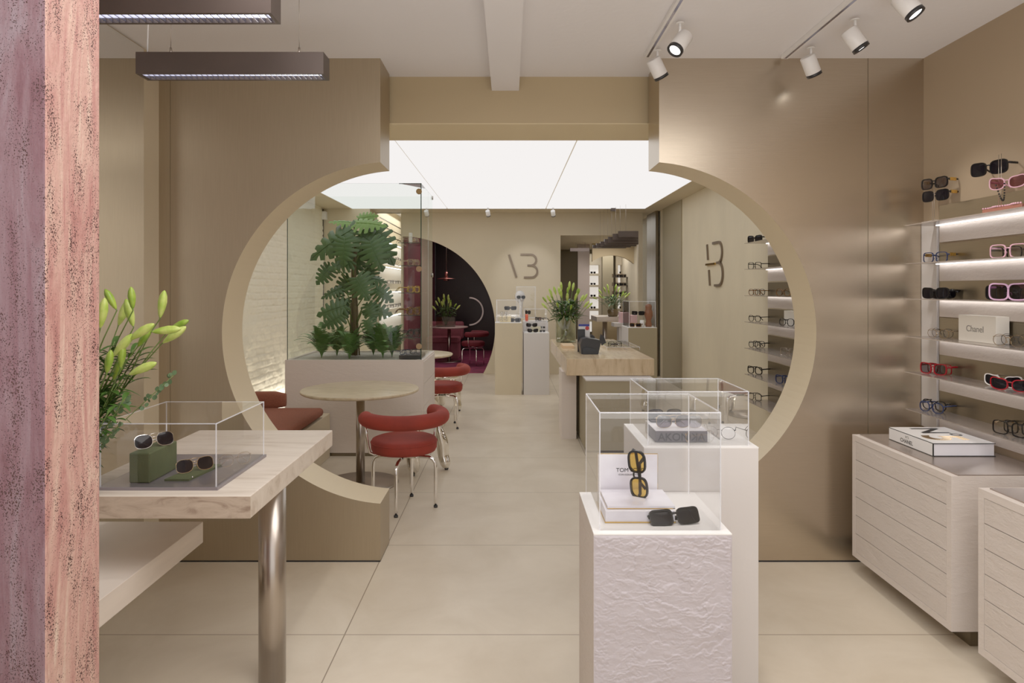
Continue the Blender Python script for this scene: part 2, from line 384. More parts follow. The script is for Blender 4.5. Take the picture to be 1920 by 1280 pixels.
def sidemat(cx):
    def f(a, b):
        ra = math.hypot(a[0]-cx, a[1]-CZ); rb = math.hypot(b[0]-cx, b[1]-CZ)
        return 1 if abs(ra-RA) < 1e-3 and abs(rb-RA) < 1e-3 else 0
    return f
wl = MB().prism_xz(arch_wall(-1, -.639, -.709, -1.96), YF, YB, side_mat=sidemat(-.639)).build('wall_front', [M['champagne'], M['reveal']])
struct(wl)
wr = MB().prism_xz(arch_wall(1, .747, .823, 2.3), YF, YB, side_mat=sidemat(.747)).build('wall_front_right', [M['champagne_right'], M['reveal']])
wr.name = 'wall_front_right'; struct(wr)
struct(MB().box(-1.86, -.709, YF+.01, YB-.01, -.001, .004).box(.823, 2.27, YF-.002, YF+.01, 0, .008).box(-1.9, -.709, YF-.002, YF+.01, 0, .008).build('baseboard_front', M['blackmatt']))
struct(MB().box(wx(319, YF), wx(319, YF)+.002, YF-.0012, YF, 0, HF).box(wx(1627, YF), wx(1627, YF)+.0025, YF-.0012, YF, 0, HF).build('trim_2', M['darksteel']))
struct(MB().box(-3.2, 2.7, 3.951, 4.39, 2.483, 2.487).build('soffit_lit_sheet', mat('soffit_lit', S(226, 208, 168), .5)))  # lighter sheet under the lintel, its lit underside painted in
struct(MB().box(-3.2, 2.7, 3.95, 4.39, 2.487, 2.83).box(-3.2, -1.96, YB-.05, 3.95, 0, HF).box(2.28, 2.7, YB-.05, 3.95, 0, HF).build('wall_lintel', [M['lintel']]))
# front room side walls
struct(MB().box(2.276, 2.40, -1.5, YF, 0, HF).build('wall_right', mat('right_wall_paint', S(166, 146, 120), .6, .1)))
struct(MB().box(-2.05, -1.925, -1.5, YF, 0, HF).build('wall_left', M['cream']))
mi = MB().box(-1.925, -1.915, .6, 3.465, .12, HF-.01).build('wall_mirror', M['mirror']); tag(mi, 'tall wall mirror beside the pink stone pillar', 'mirror')
# back room
struct(MB().box(-3.25, -3.13, 4.39, 11.0, 0, HB).build('wall_left_back', M['cream']))
struct(MB().box(-3.2, -2.32, 11.0, 11.15, 0, HB).box(-2.45, -2.32, 11.15, 11.6, 0, HB).build('wall_back_left', M['cream']))
struct(MB().box(2.58, 2.70, 3.95, 9.87, 0, HB).build('wall_right_back', M['plaster_b']))
struct(MB().box(2.565, 2.70, 9.87, 11.07, 0, HB).build('wall_pier', M['grey_side']))
struct(MB().box(2.58, 2.70, 11.07, 16.4, 0, HB).build('wall_right_far', M['cream']))
struct(MB().box(-3.25, 2.7, 4.39, 11.75, HB+.02, HB+.1).box(-3.25, -2.62, 4.39, 11.7, HB, HB+.05).box(2.26, 2.7, 4.39, 11.7, HB, HB+.05).box(-2.62, 2.26, 11.0, 11.7, HB, HB+.05).build('ceiling_back', M['cream']))
xs = [-2.62, -1.033, .61, 2.26]; ys = [4.39, 4.93, 5.95, 7.03, 8.1, 9.12, 10.1, 11.0]
for i in range(3):
    for j in range(7):
        o = MB().box(xs[i]+.009, xs[i+1]-.009, ys[j]+.005, ys[j+1]-.005, HB-.001, HB+.015).build('ceiling_light_panel', M['panel'])
        tag(o, 'flat white glowing ceiling panel in the grid over the back room', 'ceiling light', 'luminous ceiling panels')
# back wall with the round opening
cxb, czb, rb = -1.86, .803, 1.61
pts = []
a0 = math.asin(-czb/rb); a1 = math.acos((-1.79-cxb)/rb)
arc = [(cxb+rb*math.cos(a0+(a1-a0)*i/60), czb+rb*math.sin(a0+(a1-a0)*i/60)) for i in range(61)]
pts = arc+[(-1.79, HB), (.898, HB), (.898, 0)]
def sm2(a, b):
    return 1 if abs(math.hypot(a[0]-cxb, a[1]-czb)-rb) < 1e-3 and abs(math.hypot(b[0]-cxb, b[1]-czb)-rb) < 1e-3 else 0
struct(MB().prism_xz(pts, 11.6, 11.72, side_mat=sm2).build('wall_back', [M['cream'], M['pinkwall']]))
struct(MB().box(.898, 2.264, 11.6, 11.72, 2.435, HB).box(2.264, 2.34, 11.6, 11.72, 0, HB).build('wall_back_header', M['cream']))
mi = MB().box(2.34, 2.52, 11.66, 11.68, 0, HB).build('wall_mirror', M['mirror']); tag(mi, 'narrow tall mirror strip in the far right corner', 'mirror')
struct(MB().box(2.50, 2.545, 11.3, 11.68, 0, HB).build('trim_3', M['darksteel']))
# alcove beyond left: a mirror reflection built as solid walls
struct(MB().box(-2.53, -2.43, 11.6, 16.2, 0, 3.2).box(-2.43, -1.9, 15.8, 15.9, 0, 3.2).build('wall_alcove', M['cream']))
struct(MB().box(-2.43, -1.9, 11.6, 15.9, 3.1, 3.2).box(-2.45, -1.79, 11.6, 11.7, 2.83, 3.2).build('ceiling_alcove', M['ceiling']))
struct(MB().box(-1.87, -1.80, 11.74, 16.2, 0, 2.83).build('wall_partition', M['pinkwall']))
struct(MB().box(-1.9, -1.87, 11.6, 16.2, 0, 3.2).box(-1.87, -1.79, 11.6, 11.74, 2.413, 3.2).build('wall_partition_lining', M['cream']))
# pink room
struct(MB().box(-1.79, .90, 16.0, 16.1, 0, 2.83).build('wall_dark_back', M['darkroom']))
struct(MB().box(.80, .898, 11.74, 16.0, 0, 2.83).build('wall_dark_right', M['darkroom']))
struct(MB().box(-1.79, .90, 11.74, 16.0, 2.75, 2.83).build('ceiling_dark', M['darkroom']))
tag(MB().box(-1.79, .79, 11.74, 15.9, 0, .015).build('carpet', M['carpet']), 'deep magenta pile carpet in the dark round-doored room', 'carpet')
# right far room: a mirror reflection built as a solid room
struct(MB().box(.90, 2.58, 11.72, 16.0, 2.44, 2.5).build('ceiling_far', M['cream']))
struct(MB().box(.90, 2.58, 15.9, 16.0, 0, 2.44).build('wall_far', M['brownwall']))
struct(MB().box(1.45, 1.70, 14.0, 14.1, 0, 2.44).build('wall_far_panel', M['lavender']))
cxr, czr, rr_ = 2.12, 1.5, .69
fr = MB()
n = 64
ring = [(cxr+rr_*math.cos(2*PI*i/n), czr+rr_*math.sin(2*PI*i/n)) for i in range(n)]
def clampbox(a):
    dx, dz = math.cos(a), math.sin(a); t = min((2.58-cxr)/dx if dx > 1e-6 else 9, (1.72-cxr)/dx if dx < -1e-6 else 9, (2.43-czr)/dz if dz > 1e-6 else 9, (0-czr)/dz if dz < -1e-6 else 9)
    return (cxr+dx*t, czr+dz*t)
for i in range(40):
    xa = 1.72+.86*i/40; xb = 1.72+.86*(i+1)/40
    ha, hb = [math.sqrt(max(0, rr_*rr_-(q-cxr)**2)) for q in (xa, xb)]
    fr.prism_xz([(xa, czr+ha), (xb, czr+hb), (xb, 2.44), (xa, 2.44)], 13.7, 13.8)
    fr.prism_xz([(xa, 0), (xb, 0), (xb, czr-hb), (xa, czr-ha)], 13.7, 13.8)
for i in range(0):
    a = 2*PI*i/n; b = 2*PI*(i+1)/n
    A, B = ring[i], ring[(i+1) % n]
    rA, rB = clampbox(a), clampbox(b)
    def inside(p, q): return math.hypot(p[0]-cxr, p[1]-czr) > rr_-1e-4 and math.hypot(q[0]-cxr, q[1]-czr) > rr_-1e-4
    if inside(rA, rB):
        fr.prism_xz([A, rA, rB, B], 13.7, 13.8)
struct(fr.build('wall_far_arch', M['lintel']))

# brick wall relief (left of the back room)
def brickwall():
    mb = MB(); ny, nz = 330, 260; y0, y1, z0, z1 = 4.4, 10.98, 0, 2.83
    vs = []; fs = []
    for i in range(ny+1):
        for k in range(nz+1):
            y = y0+(y1-y0)*i/ny; z = z0+(z1-z0)*k/nz
            row = math.floor(z/.085); yy = (y/.27+(.5 if row % 2 else 0)+.1*noise.noise(Vector((y, z, 9)))) % 1; zz = ((z+.012*noise.noise(Vector((y*3, z*3, 5))))/.085) % 1
            e = min(min(yy, 1-yy)*.27, min(zz, 1-zz)*.085)
            m = min(1, e/.014)
            soft = max(0, min(1, .55+1.3*noise.noise(Vector((y*1.1, z*1.1, 3)))))
            h = .012*m*soft+.022*noise.noise(Vector((y*2.5, z*2.5, 0)))+.012*noise.noise(Vector((y*9, z*9, 1)))+.006*noise.noise(Vector((y*25, z*25, 2)))
            if z < .9: h += .03*(.9-z)*noise.noise(Vector((y*7, z*9, 6)))
            vs.append((-3.09+h, y, z))
    for i in range(ny):
        for k in range(nz): a = i*(nz+1)+k; fs.append((a, a+nz+1, a+nz+2, a+1))
    mb.add(vs, fs, True); return mb
struct(brickwall().build('wall_brick', mat('whitewashed_brick', S(232, 224, 200), .85, bump=.002, bscale=90)))
tag(MB().box(-3.0, -2.96, 5.9, 10.2, .005, .03).build('floor_led_strip', emit('led_uplight', (1, .96, .9), 14)), 'white LED uplight strip on floor grazing the rough brick wall', 'light')

# pillar
def pillar():
    o = MB().box(-1.75, -.8422, 1.2, 1.361, 0, HF, .004).build('stone_pillar', M['pink_stone'])
    q = M['pink_stone'].copy(); q.name = 'pink_travertine_shaded'; o.data.materials.append(q)
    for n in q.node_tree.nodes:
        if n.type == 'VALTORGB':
            for e in n.color_ramp.elements: c = e.color; e.color = (c[0]*.36, c[1]*.34, c[2]*.50, 1)  # shade of the front face painted in: darker, cooler stone colours
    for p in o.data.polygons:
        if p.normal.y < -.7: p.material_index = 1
    return o
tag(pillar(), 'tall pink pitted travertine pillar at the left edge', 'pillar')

# ------------------------------------------------------------ glasses
def superell(a, b, n, N_=28, cat=0, nose=0, flat=0):
    pts = []
    for i in range(N_):
        t = 2*PI*i/N_; c, s_ = math.cos(t), math.sin(t)
        x = a*math.copysign(abs(c)**(2/n), c); z = b*math.copysign(abs(s_)**(2/n), s_)
        z += cat*max(0, x/a)*(1 if z > 0 else .35)
        if z < 0: x += nose*(-z/b)        # drop outward like an aviator
        pts.append((x, z))
    return pts
STY = {  # half width, half height, exponent, cat, nose, rim, depth
 'round': (.0245, .0225, 2.05, 0, 0, .0014, .002), 'square': (.027, .023, 4, 0, 0, .0034, .004),
 'rect': (.028, .018, 4.5, .002, 0, .0055, .008), 'cat': (.028, .02, 2.8, .008, .0, .0036, .005),
 'aviator': (.029, .024, 2.6, .002, .002, .0013, .002), 'bold': (.029, .024, 3.2, .003, 0, .0048, .006),
 'panto': (.024, .0215, 2.4, .001, 0, .0032, .004), 'shield': (.031, .027, 3.6, .003, 0, .0045, .005),
 'yellow': (.030, .025, 2.9, .002, -.002, .0058, .008)}
_g = {}
def gl_mesh(st):
    if st in _g: return _g[st]
    a, b, n, cat, nose, rim, dep = STY[st]
    zc = b+rim+.0008; off = a+rim+.0065
    if st == 'shield': off = a+rim-.002
    out = {}
    for sd in (-1, 1):
        o = superell(a+rim, b+rim, n, cat=cat, nose=nose); i_ = superell(a, b, n, cat=cat, nose=nose)
        wrap = lambda x: .10*max(0, abs(x)-.02)**1*1.0 if True else 0
        def P(p, dy): X = sd*(off+p[0]); return (X, dy+.9*X*X, zc+p[1])
        vs = []; m = len(o)
        for k in range(m): vs += [P(o[k], 0), P(i_[k], 0), P(i_[k], dep), P(o[k], dep)]
        fs = []
        for k in range(m):
            q = (k+1) % m
            for e in range(4): f = (e+1) % 4; fs.append((k*4+e, k*4+f, q*4+f, q*4+e))
        if sd == -1: F1 = MB()
        F1.add(vs, fs, False)
        lm = MB(); cc = [P(p, dep*.45) for p in i_]; cen = P((0, 0), dep*.2-.0012)
        lm.add(cc+[cen], [(k, (k+1) % m, m) for k in range(m)], True)
        out['lens', sd] = lm.mesh('lens', M['lens_dark'])
    tr = max(.0012, rim*.55)
    zb = zc+b*.42
    g = off-a-rim+.002
    F1.tube([(-g, .001, zb), (-g*.5, .0, zb+.002), (g*.5, .0, zb+.002), (g, .001, zb)], tr*1.1, 6)
    if st == 'aviator': F1.tube([(-off*.75, .001, zc+b*.9), (0, -.001, zc+b*1.02), (off*.75, .001, zc+b*.9)], tr, 6)
    for sd in (-1, 1): F1.tube([(sd*.006, .003, zc-.002), (sd*.0075, .009, zc-.006), (sd*.009, .006, zc-.012)], .0012, 5)
    xw = off+a+rim; yw = .9*xw*xw
    for sd in (-1, 1):
        F1.tube([(sd*(xw-.003), yw+dep*.5, zc+b*.55), (sd*(xw+.001), yw+dep+.003, zc+b*.55)], max(tr*1.4, .0018), 6)
        t = MB(); hz = zc+b*.55; w = max(.0012, rim*.5); hgt = 1 if rim < .002 else 2.0
        t.tube([(sd*xw, yw+dep, hz), (sd*(xw+.001), .06, hz+.001), (sd*(xw-.001), .1, hz), (sd*(xw-.004), .122, hz-.010), (sd*(xw-.007), .142, max(.004, hz-.031))], [w, w, w*.85, w*1.0, w*1.25], 6, sx=hgt)
        out['temple', sd] = t.mesh('temple', M['black'])
        # folded temple: lies across behind the front
        t = MB(); yy = yw+dep+(.006 if sd > 0 else .012)
        t.tube([(sd*xw, yw+dep, hz-.004), (sd*(xw-.01), yy, hz-.006), (-sd*.03, yy+.002, hz-.012), (-sd*.05, yy, max(.004, hz-.03))], w, 6, sx=hgt)
        out['folded', sd] = t.mesh('temple', M['black'])
    out['frame'] = F1.mesh('frame', M['black']); _g[st] = out; return out
_gm = {}
def with_mat(me, m):
    k = (me.name, m.name)
    if k not in _gm: q = me.copy(); q.materials.clear(); q.materials.append(m); _gm[k] = q
    return _gm[k]
def glasses(label, loc, rz, st='square', fm='black', lm='lens_dark', tm=None, folded=False, rot=None, sc=1.0, group=None, kind='eyeglasses', full=True):
    sun = lm not in ('lens_clear',)
    r = thing('sunglasses' if sun else 'eyeglasses', label, 'sunglasses' if sun else 'glasses', loc, R(rz), group)
    if rot: r.rotation_euler = rot
    r.scale = (sc, sc, sc)
    g = gl_mesh(st); inst('frame', with_mat(g['frame'], M[fm]), r)
    for sd in (-1, 1):
        inst('lens', with_mat(g['lens', sd], M[lm]), r)
        t = inst('temple', with_mat(g['folded' if folded else 'temple', sd], M[tm or fm]), r)
    return r
def gold_plate(r, st='bold'):     # gold chain ornament at the hinge end of each temple
    a, b, n, cat, nose, rim, dep = STY[st]; xw = (a+rim+.0065)+a+rim; hz = b+rim+.0008+b*.55
    for sd in (-1, 1):
        m = MB(); 
        for k in range(5): m.box(sd*xw-.0035, sd*xw+.0035, .020+k*.0085, .0278+k*.0085, hz-.0085, hz+.0085, .0015)
        m.build('temple_ornament', M['gold'], r, world=False)['label'] = 'gold chain-link temple ornament'

# ------------------------------------------------------------ cases
def case(name, label, x0, x1, y0, y1, z0, z1, group=None, t=.0032, glass='glass', edge='edge'):
    r = thing(name, label, 'display case', ((x0+x1)/2, (y0+y1)/2, z0), 0, group)
    for q in ((x0, x1, y0, y0+.0015, z0, z1), (x0, x1, y1-.0015, y1, z0, z1), (x0, x0+.0015, y0, y1, z0, z1), (x1-.0015, x1, y0, y1, z0, z1), (x0, x1, y0, y1, z1-.0015, z1)):
        # each panel is a single clear sheet
        m = MB(); dx, dy, dz = q[1]-q[0], q[3]-q[2], q[5]-q[4]
        a, b, c, d, e, f = q
        if dy < .002: vs = [(a, c, e), (b, c, e), (b, c, f), (a, c, f)]
        elif dx < .002: vs = [(a, c, e), (a, d, e), (a, d, f), (a, c, f)]
        else: vs = [(a, c, f), (b, c, f), (b, d, f), (a, d, f)]
        m.add(vs, [(0, 1, 2, 3)]).build('acrylic_panel', M[glass], r)
    m = MB(); k = t
    for x in (x0, x1-k):
        for y in (y0, y1-k): m.box(x, x+k, y, y+k, z0, z1)
    for y in (y0, y1-k): m.box(x0, x1, y, y+k, z1-k, z1)
    for x in (x0, x1-k): m.box(x, x+k, y0, y1, z1-k, z1)
    m.build('polished_edges', M[edge], r)
    return r
M['relief_fine'] = mat('cleft_plaster_front', S(184, 177, 182), .7, bump=.0016, bscale=28, stretch=(1, 1, 1.8), detail=9)
def cleft_panel(x0, x1, y, z0, z1):      # rough split-stone face: stacked lips, real relief
    nx, nz = 230, 420; vs = []; fs = []; N3 = lambda a, b, c: noise.noise(Vector((a, b, c)))
    for i in range(nx+1):
        for k in range(nz+1):
            x = x0+(x1-x0)*i/nx; z = z0+(z1-z0)*k/nz; h = 0
            for f, amp, o in ((13, .0036, 0), (26, .0028, 7), (50, .0018, 13)):
                wv = 1.6*N3(x*f*.45, z*f*.5, o)+.55*N3(x*f*1.8, z*f*2.2, o+3)+.22*N3(x*f*5, z*f*6, o+5)
                ph = (z*f*1.25+x*f*.12*math.sin(o)+wv) % 1
                lip = ph if ph < .9 else (1-ph)*9       # swells downwards, drops off sharply
                h += amp*lip*max(0, min(1, .6+1.5*N3(x*f*.4, z*f*.4, o+9)))
            h += .004*N3(x*5, z*9, 21)+.0012*N3(x*40, z*60, 22)
            e = min(x-x0, x1-x, z1-z)/.006; h = h*min(1, max(0, e))
            vs.append((x, y-h*.75, z))
    for i in range(nx):
        for k in range(nz): a = i*(nz+1)+k; fs.append((a, a+1, a+nz+2, a+nz+1))
    return MB().add(vs, fs, True)
def pedestal(label, x0, x1, y0, y1, z, fm, sm, group=None, top='white'):
    r = thing('display_pedestal', label, 'pedestal', ((x0+x1)/2, (y0+y1)/2, 0), 0, group)
    MB().box(x0, x1, y0, y1, 0, z-.004).build('body', M[sm], r)
    if fm == 'relief': cleft_panel(x0, x1, y0-.003, 0.001, z-.0045).build('front_panel', M['relief_fine'], r)
    else: MB().box(x0+.001, x1-.001, y0-.003, y0+.001, .001, z-.004).build('front_panel', M[fm], r)
    MB().box(x0, x1, y0-.003, y1, z-.004, z).build('top', M[top], r)
    return r
PG = 'front pedestals'
pedestal('low white pedestal with rough cleft stone front, nearest the camera', .256, .676, 2.01, 2.42, .756, 'relief', 'relief_warm', None)
pedestal('taller white pedestal directly behind the rough-fronted one', .493, .914, 2.427, 2.847, .919, 'white_side', 'white_side', None)
case('acrylic_display_case', 'clear acrylic case over amber sunglasses on the nearest pedestal', .277, .652, 2.035, 2.40, .757, 1.12)
case('acrylic_display_case', 'clear acrylic case over grey book on the taller white pedestal', .512, .888, 2.45, 2.81, .92, 1.12)

# marbled box display
r = thing('marble_display_box', 'white marbled gift box with gold trim in the nearest case', 'box', (.42, 2.2, .757))
MB().box(.305, .526, 2.10, 2.30, .7575, .795, .002).build('box_base', M['marble'], r)
MB().box(.303, .528, 2.098, 2.302, .757, .7605).build('gold_trim', M['gold'], r)
MB().box(.314, .530, 2.115, 2.29, .7985, .805).build('lid', M['marble'], r)
MB().box(.3138, .5302, 2.1148, 2.29, .796, .7985).build('gold_trim', M['gold'], r)
r = thing('brand_card', 'upright marbled card with black lettering and gold edge in nearest case', 'sign', (.42, 2.31, .80))
MB().box(.308, .516, 2.305, 2.313, .757, .923).build('card', M['marble'], r)
MB().box(.3065, .5175, 2.306, 2.312, .757, .9245).build('gold_edge', M['gold'], r)
text('TOM FORD', .0195, M['ink'], 'lettering', r, (.372, 2.3045, .862), (1, 0, 0), (0, 0, 1), .0004, sx=1.02)
text('ICON COLLECTION', .008, M['textgrey'], 'lettering', r, (.380, 2.3045, .850), (1, 0, 0), (0, 0, 1), .0003)
g = glasses('black-framed amber lens sunglasses standing on end on the marbled box', (.409, 2.20, .806), 0, 'yellow', 'black', 'lens_yellow', rot=(R(0), R(90), R(-28)), sc=1.03, folded=True)
g.rotation_euler = (Matrix.Rotation(R(-5), 4, 'Y') @ Matrix.Rotation(R(-35), 4, 'Z') @ Matrix.Rotation(R(-90), 4, 'Y')).to_euler()
g.location = (.452, 2.18, .806+.074*1.03)
g = glasses('chunky black rectangular sunglasses lying folded beside the marbled box', (.527, 2.075, .758), 8, 'rect', 'black', 'lens_dark', folded=True, sc=1.1)
g.rotation_euler = (R(-30), R(-3), R(8))
# grey book
r = thing('grey_book', 'thick grey and white book box with raised lettering in rear case', 'book', (.65, 2.6, .92))
MB().box(.552, .758, 2.50, 2.69, .92, .962, .001).build('cover', M['bookgrey'], r)
MB().box(.553, .757, 2.501, 2.689, .962, .9645).build('top_sheet', M['pages'], r)
text('AKONI', .040, M['textgrey'], 'lettering', r, (.562, 2.4995, .926), (1, 0, 0), (0, 0, 1), .001, bold=.0004)
glasses('gradient grey aviator sunglasses on top of the grey book, in front', (.63, 2.535, .9655), 6, 'aviator', 'goldframe', 'lens_smoke', folded=True)
glasses('black square sunglasses on the grey book, behind the aviators', (.622, 2.64, .9655), 4, 'square', 'black', 'lens_smoke', folded=True)
glasses('thin wire clear glasses in front of the grey book', (.715, 2.475, .9205), 12, 'round', 'goldframe', 'lens_clear', folded=True)
glasses('silver wire clear glasses at right of the grey book', (.81, 2.55, .9205), -20, 'round', 'f_grey', 'lens_clear')

# ------------------------------------------------------------ display table on the left
r = thing('display_table', 'pale travertine slab table on round steel leg beside the pink pillar', 'table', (-1.1, 2.7, 0))
MB().box(-1.49, -.85, 2.17, 3.18, .745, .82, .003).build('tabletop', M['stone'], r)
MB().box(-1.4905, -.8495, 2.1695, 2.1715, .747, .818).build('edge_face', M['stone_side'], r)
MB().lathe([(.05, 0), (.05, .744)], (-.903, 2.52, 0), 48).build('leg', M['steel'], r)
r = thing('low_shelf_table', 'low pale slab shelf under the travertine table by the pillar', 'shelf', (-1.6, 2.2, 0))
MB().box(-1.91, -1.25, 1.45, 2.70, .465, .55, .002).build('slab', mat('pale_slab', S(220, 208, 196), .4, var=.12, vscale=3, stretch=(1, 1, 10)), r)
MB().box(-1.91, -1.33, 1.5, 2.02, 0, .465).build('base', M['relief_soft'], r)
c = case('acrylic_display_case', 'low wide acrylic case on the travertine table holding green leather pieces', -1.385, -.99, 2.235, 2.67, .83, 1.045)
tag(MB().box(-1.392, -.983, 2.228, 2.677, .82, .8305, .001).build('case_tray', mat('tray_grey', S(140, 134, 140), .3, .5)), 'flat grey metal tray under the low wide acrylic case', 'tray')
tag(MB().box(-1.309, -1.238, 2.276, 2.465, .831, .934, .004).build('leather_box', M['green_leather']), 'green leather upright box inside the left acrylic case', 'box')
r = thing('leather_pouch', 'flat green leather pouch with stud under sunglasses, left case', 'pouch', (-1.15, 2.4, .831))
MB().add([(-1.20, 2.30, .831), (-1.115, 2.30, .831), (-1.085, 2.50, .831), (-1.165, 2.50, .831), (-1.20, 2.30, .838), (-1.115, 2.30, .838), (-1.085, 2.50, .838), (-1.165, 2.50, .838)], [(3, 2, 1, 0), (4, 5, 6, 7), (0, 1, 5, 4), (1, 2, 6, 5), (2, 3, 7, 6), (3, 0, 4, 7)]).build('body', M['green_leather'], r)
MB().ball((-1.113, 2.322, .839), .0035, 10).build('stud', M['chrome'], r)
glasses('silver rimmed dark sunglasses lying on the green leather box', (-1.262, 2.36, .935), -48, 'aviator', 'chrome', 'lens_dark', folded=True, sc=.98).rotation_euler = (R(-20), 0, R(48))
glasses('gold rimmed brown sunglasses lying on the flat green pouch', (-1.135, 2.395, .8385), 0, 'aviator', 'goldframe', 'lens_dark', folded=True, sc=.95).rotation_euler = (R(-18), 0, R(42))
glasses('clear crystal frame glasses at the right of the left case', (-1.035, 2.50, .831), 0, 'panto', 'f_clear', 'lens_clear', folded=True, sc=.95).rotation_euler = (0, 0, R(40))

# ------------------------------------------------------------ lilies
def bud_mb(L_, r_):
    m = MB(); n = 18; prof = [(.12, 0), (.5, .12), (.85, .35), (1, .58), (.82, .8), (.42, .94), (.06, 1)]
    vs = []; 
    for r0, z in prof:
        for i in range(n): a = 2*PI*i/n; rr = r_*r0*(1-.16*(1 if i % 6 == 0 else 0)+.03*math.cos(PI*((i % 6)/3-1))); vs.append((rr*math.cos(a), rr*math.sin(a), L_*z))
    fs = [(k*n+i, k*n+(i+1) % n, (k+1)*n+(i+1) % n, (k+1)*n+i) for k in range(len(prof)-1) for i in range(n)]
    fs.append(tuple((len(prof)-1)*n+i for i in range(n))); m.add(vs, fs, True); return m
BUD = [bud_mb(.10, .015).mesh('bud', M['bud']), bud_mb(.078, .0125).mesh('bud', M['bud_green'])]
def leafblade(m, p, d, ln, w, droop=.3):
    p = Vector(p); d = Vector(d).normalized(); sd = d.cross(Vector((0, 0, 1)))
    if sd.length < .1: sd = Vector((1, 0, 0))
    sd.normalize(); vs = []; K = 6
    for i in range(K+1):
        t = i/K; c = p+d*ln*t+Vector((0, 0, -droop*ln*t*t)); ww = w*math.sin(PI*min(1, t*.92+.08))**.8
        vs += [tuple(c-sd*ww+Vector((0, 0, ww*.3))), tuple(c), tuple(c+sd*ww+Vector((0, 0, ww*.3)))]
    fs = []
    for i in range(K): fs += [(i*3, i*3+1, i*3+4, i*3+3), (i*3+1, i*3+2, i*3+5, i*3+4)]
    m.add(vs, fs, True)
def put(me, name, parent, p, d, sc=1):
    o = inst(name, me, parent); o.location = Vector(p)-parent.location
    o.rotation_euler = Vector((0, 0, 1)).rotation_difference(Vector(d).normalized()).to_euler(); o.scale = (sc,)*3; return o
def lily_stem(base, tips, group, label, leaves=9, sc=1.0, rnd=random):
    r = thing('lily_flower', label, 'flower', base, 0, group)
    b = Vector(base); cen = sum((Vector(t[0]) for t in tips), Vector())/len(tips)
    fork = b.lerp(cen, .66)+Vector((0, 0, .03)); sm = MB(); lm = MB()
    sm.tube([b, b.lerp(fork, .5)+Vector((0, 0, .015)), fork], [.0035, .003, .0028], 6)
    for t, d, k in tips:
        t = Vector(t); d = Vector(d).normalized(); sm.tube([fork, fork.lerp(t, .6)+Vector((0, 0, .005)), t-d*.004, t+d*.003], [.0026, .0022, .002, .003], 6)
        put(BUD[k], 'bud', r, t, d, sc)
    for i in range(leaves):
        t = .35+.65*i/leaves; p = b.lerp(fork, t) if i % 4 else fork.lerp(Vector(tips[i % len(tips)][0]), .45*t); a = i*2.4
        dd = Vector((math.cos(a), math.sin(a), .7)); leafblade(lm, p, dd, .115*sc*(1-.25*t), .011*sc, .35)
    sm.build('stem', M['stemg'], r); lm.build('leaves', M['lilyleaf'], r); return r
def euca(base, tip, group, label, n=9, lr=.0095):
    r = thing('eucalyptus_sprig', label, 'foliage', base, 0, group); b, t = Vector(base), Vector(tip)
    m = MB(); mid = b.lerp(t, .5)+Vector((0, 0, .03)); m.tube([b, mid, t], .0015, 5); m.build('stem', M['stemg'], r)
    lm = MB(); path = lambda q: b*(1-q)**2+mid*2*q*(1-q)+t*q*q
    for i in range(n):
        q = .74+.26*i/(n-1); p = path(q)
        for sg in (-1, 1):
            a = random.uniform(0, 6.28); nrm = Vector((random.uniform(-.6, .6), -1, random.uniform(-.5, .7))).normalized()
            u = nrm.orthogonal().normalized(); v = nrm.cross(u); c = p+u*(lr*1.1)*math.cos(a)*sg+v*(lr*1.1)*math.sin(a)*sg
            rr = lr*random.uniform(.7, 1.1)
            lm.add([tuple(c+u*rr*math.cos(x*PI/4)+v*rr*.85*math.sin(x*PI/4)) for x in range(8)], [tuple(range(8))])
    lm.build('leaves', M['euca'], r)
# front bouquet; the vase stands on the low slab behind the pillar
VB = Vector((-1.62, 2.33, .551))
r = thing('glass_vase', 'clear glass vase of lilies on the low slab behind the pillar', 'vase', VB)
MB().lathe([(.06, 0), (.065, .01), (.065, .30), (.068, .34), (.064, .34), (.061, .30), (.061, .02), (0, .015)], VB, 32).build('glass', M['glass_water'], r)
def pt(px, py, Y): return (wx(px, Y), Y, wz(py, Y))
def tipdir(p0, p1, Y, dy=0.0):      # bud base pixel -> tip pixel
    a, b = Vector(pt(p0[0], p0[1], Y)), Vector(pt(p1[0], p1[1], Y+dy)); return (a, b-a)
FG = None
specs = [
 ('lily stem with two tall upright green buds nearest the pillar', [((218, 580), (196, 540), 2.2, 1), ((188, 615), (194, 575), 2.15, 0)]),
 ('lily stem with one small upright bud left of centre of the bouquet', [((249, 580), (247, 556), 2.25, 1), ((222, 610), (234, 580), 2.4, 0)]),
 ('lily stem with pale half-open bud at the top centre of bouquet', [((250, 612), (238, 568), 2.3, 0)]),
 ('lily stem whose single bud stands highest at the right', [((300, 596), (307, 552), 2.35, 0)]),
 ('lily stem with two pale buds reaching farthest right', [((305, 643), (352, 610), 2.3, 0), ((285, 622), (322, 618), 2.25, 0), ((318, 618), (336, 609), 2.4, 1)]),
 ('lily stem with crossing buds in the middle of the bouquet', [((242, 637), (278, 614), 2.2, 0), ((258, 650), (280, 620), 2.25, 1), ((212, 668), (242, 634), 2.2, 0)]),
 ('lily stem with large low bud pointing right above the case', [((242, 702), (302, 676), 2.2, 0), ((226, 690), (228, 672), 2.2, 1)]),
 ('lily stem with low leafy bud close against the pillar', [((200, 700), (206, 668), 2.15, 1), ((212, 712), (222, 690), 2.25, 1)]),
]
for lab, tl in specs:
    tips = []
    for p0, p1, Y, k in tl:
        a, d = tipdir(p0, p1, Y); tips.append((a, d, k))
    b = VB+Vector((random.uniform(-.03, .03), random.uniform(-.03, .03), .1)); lily_stem(b, tips, None, lab, 26)
    
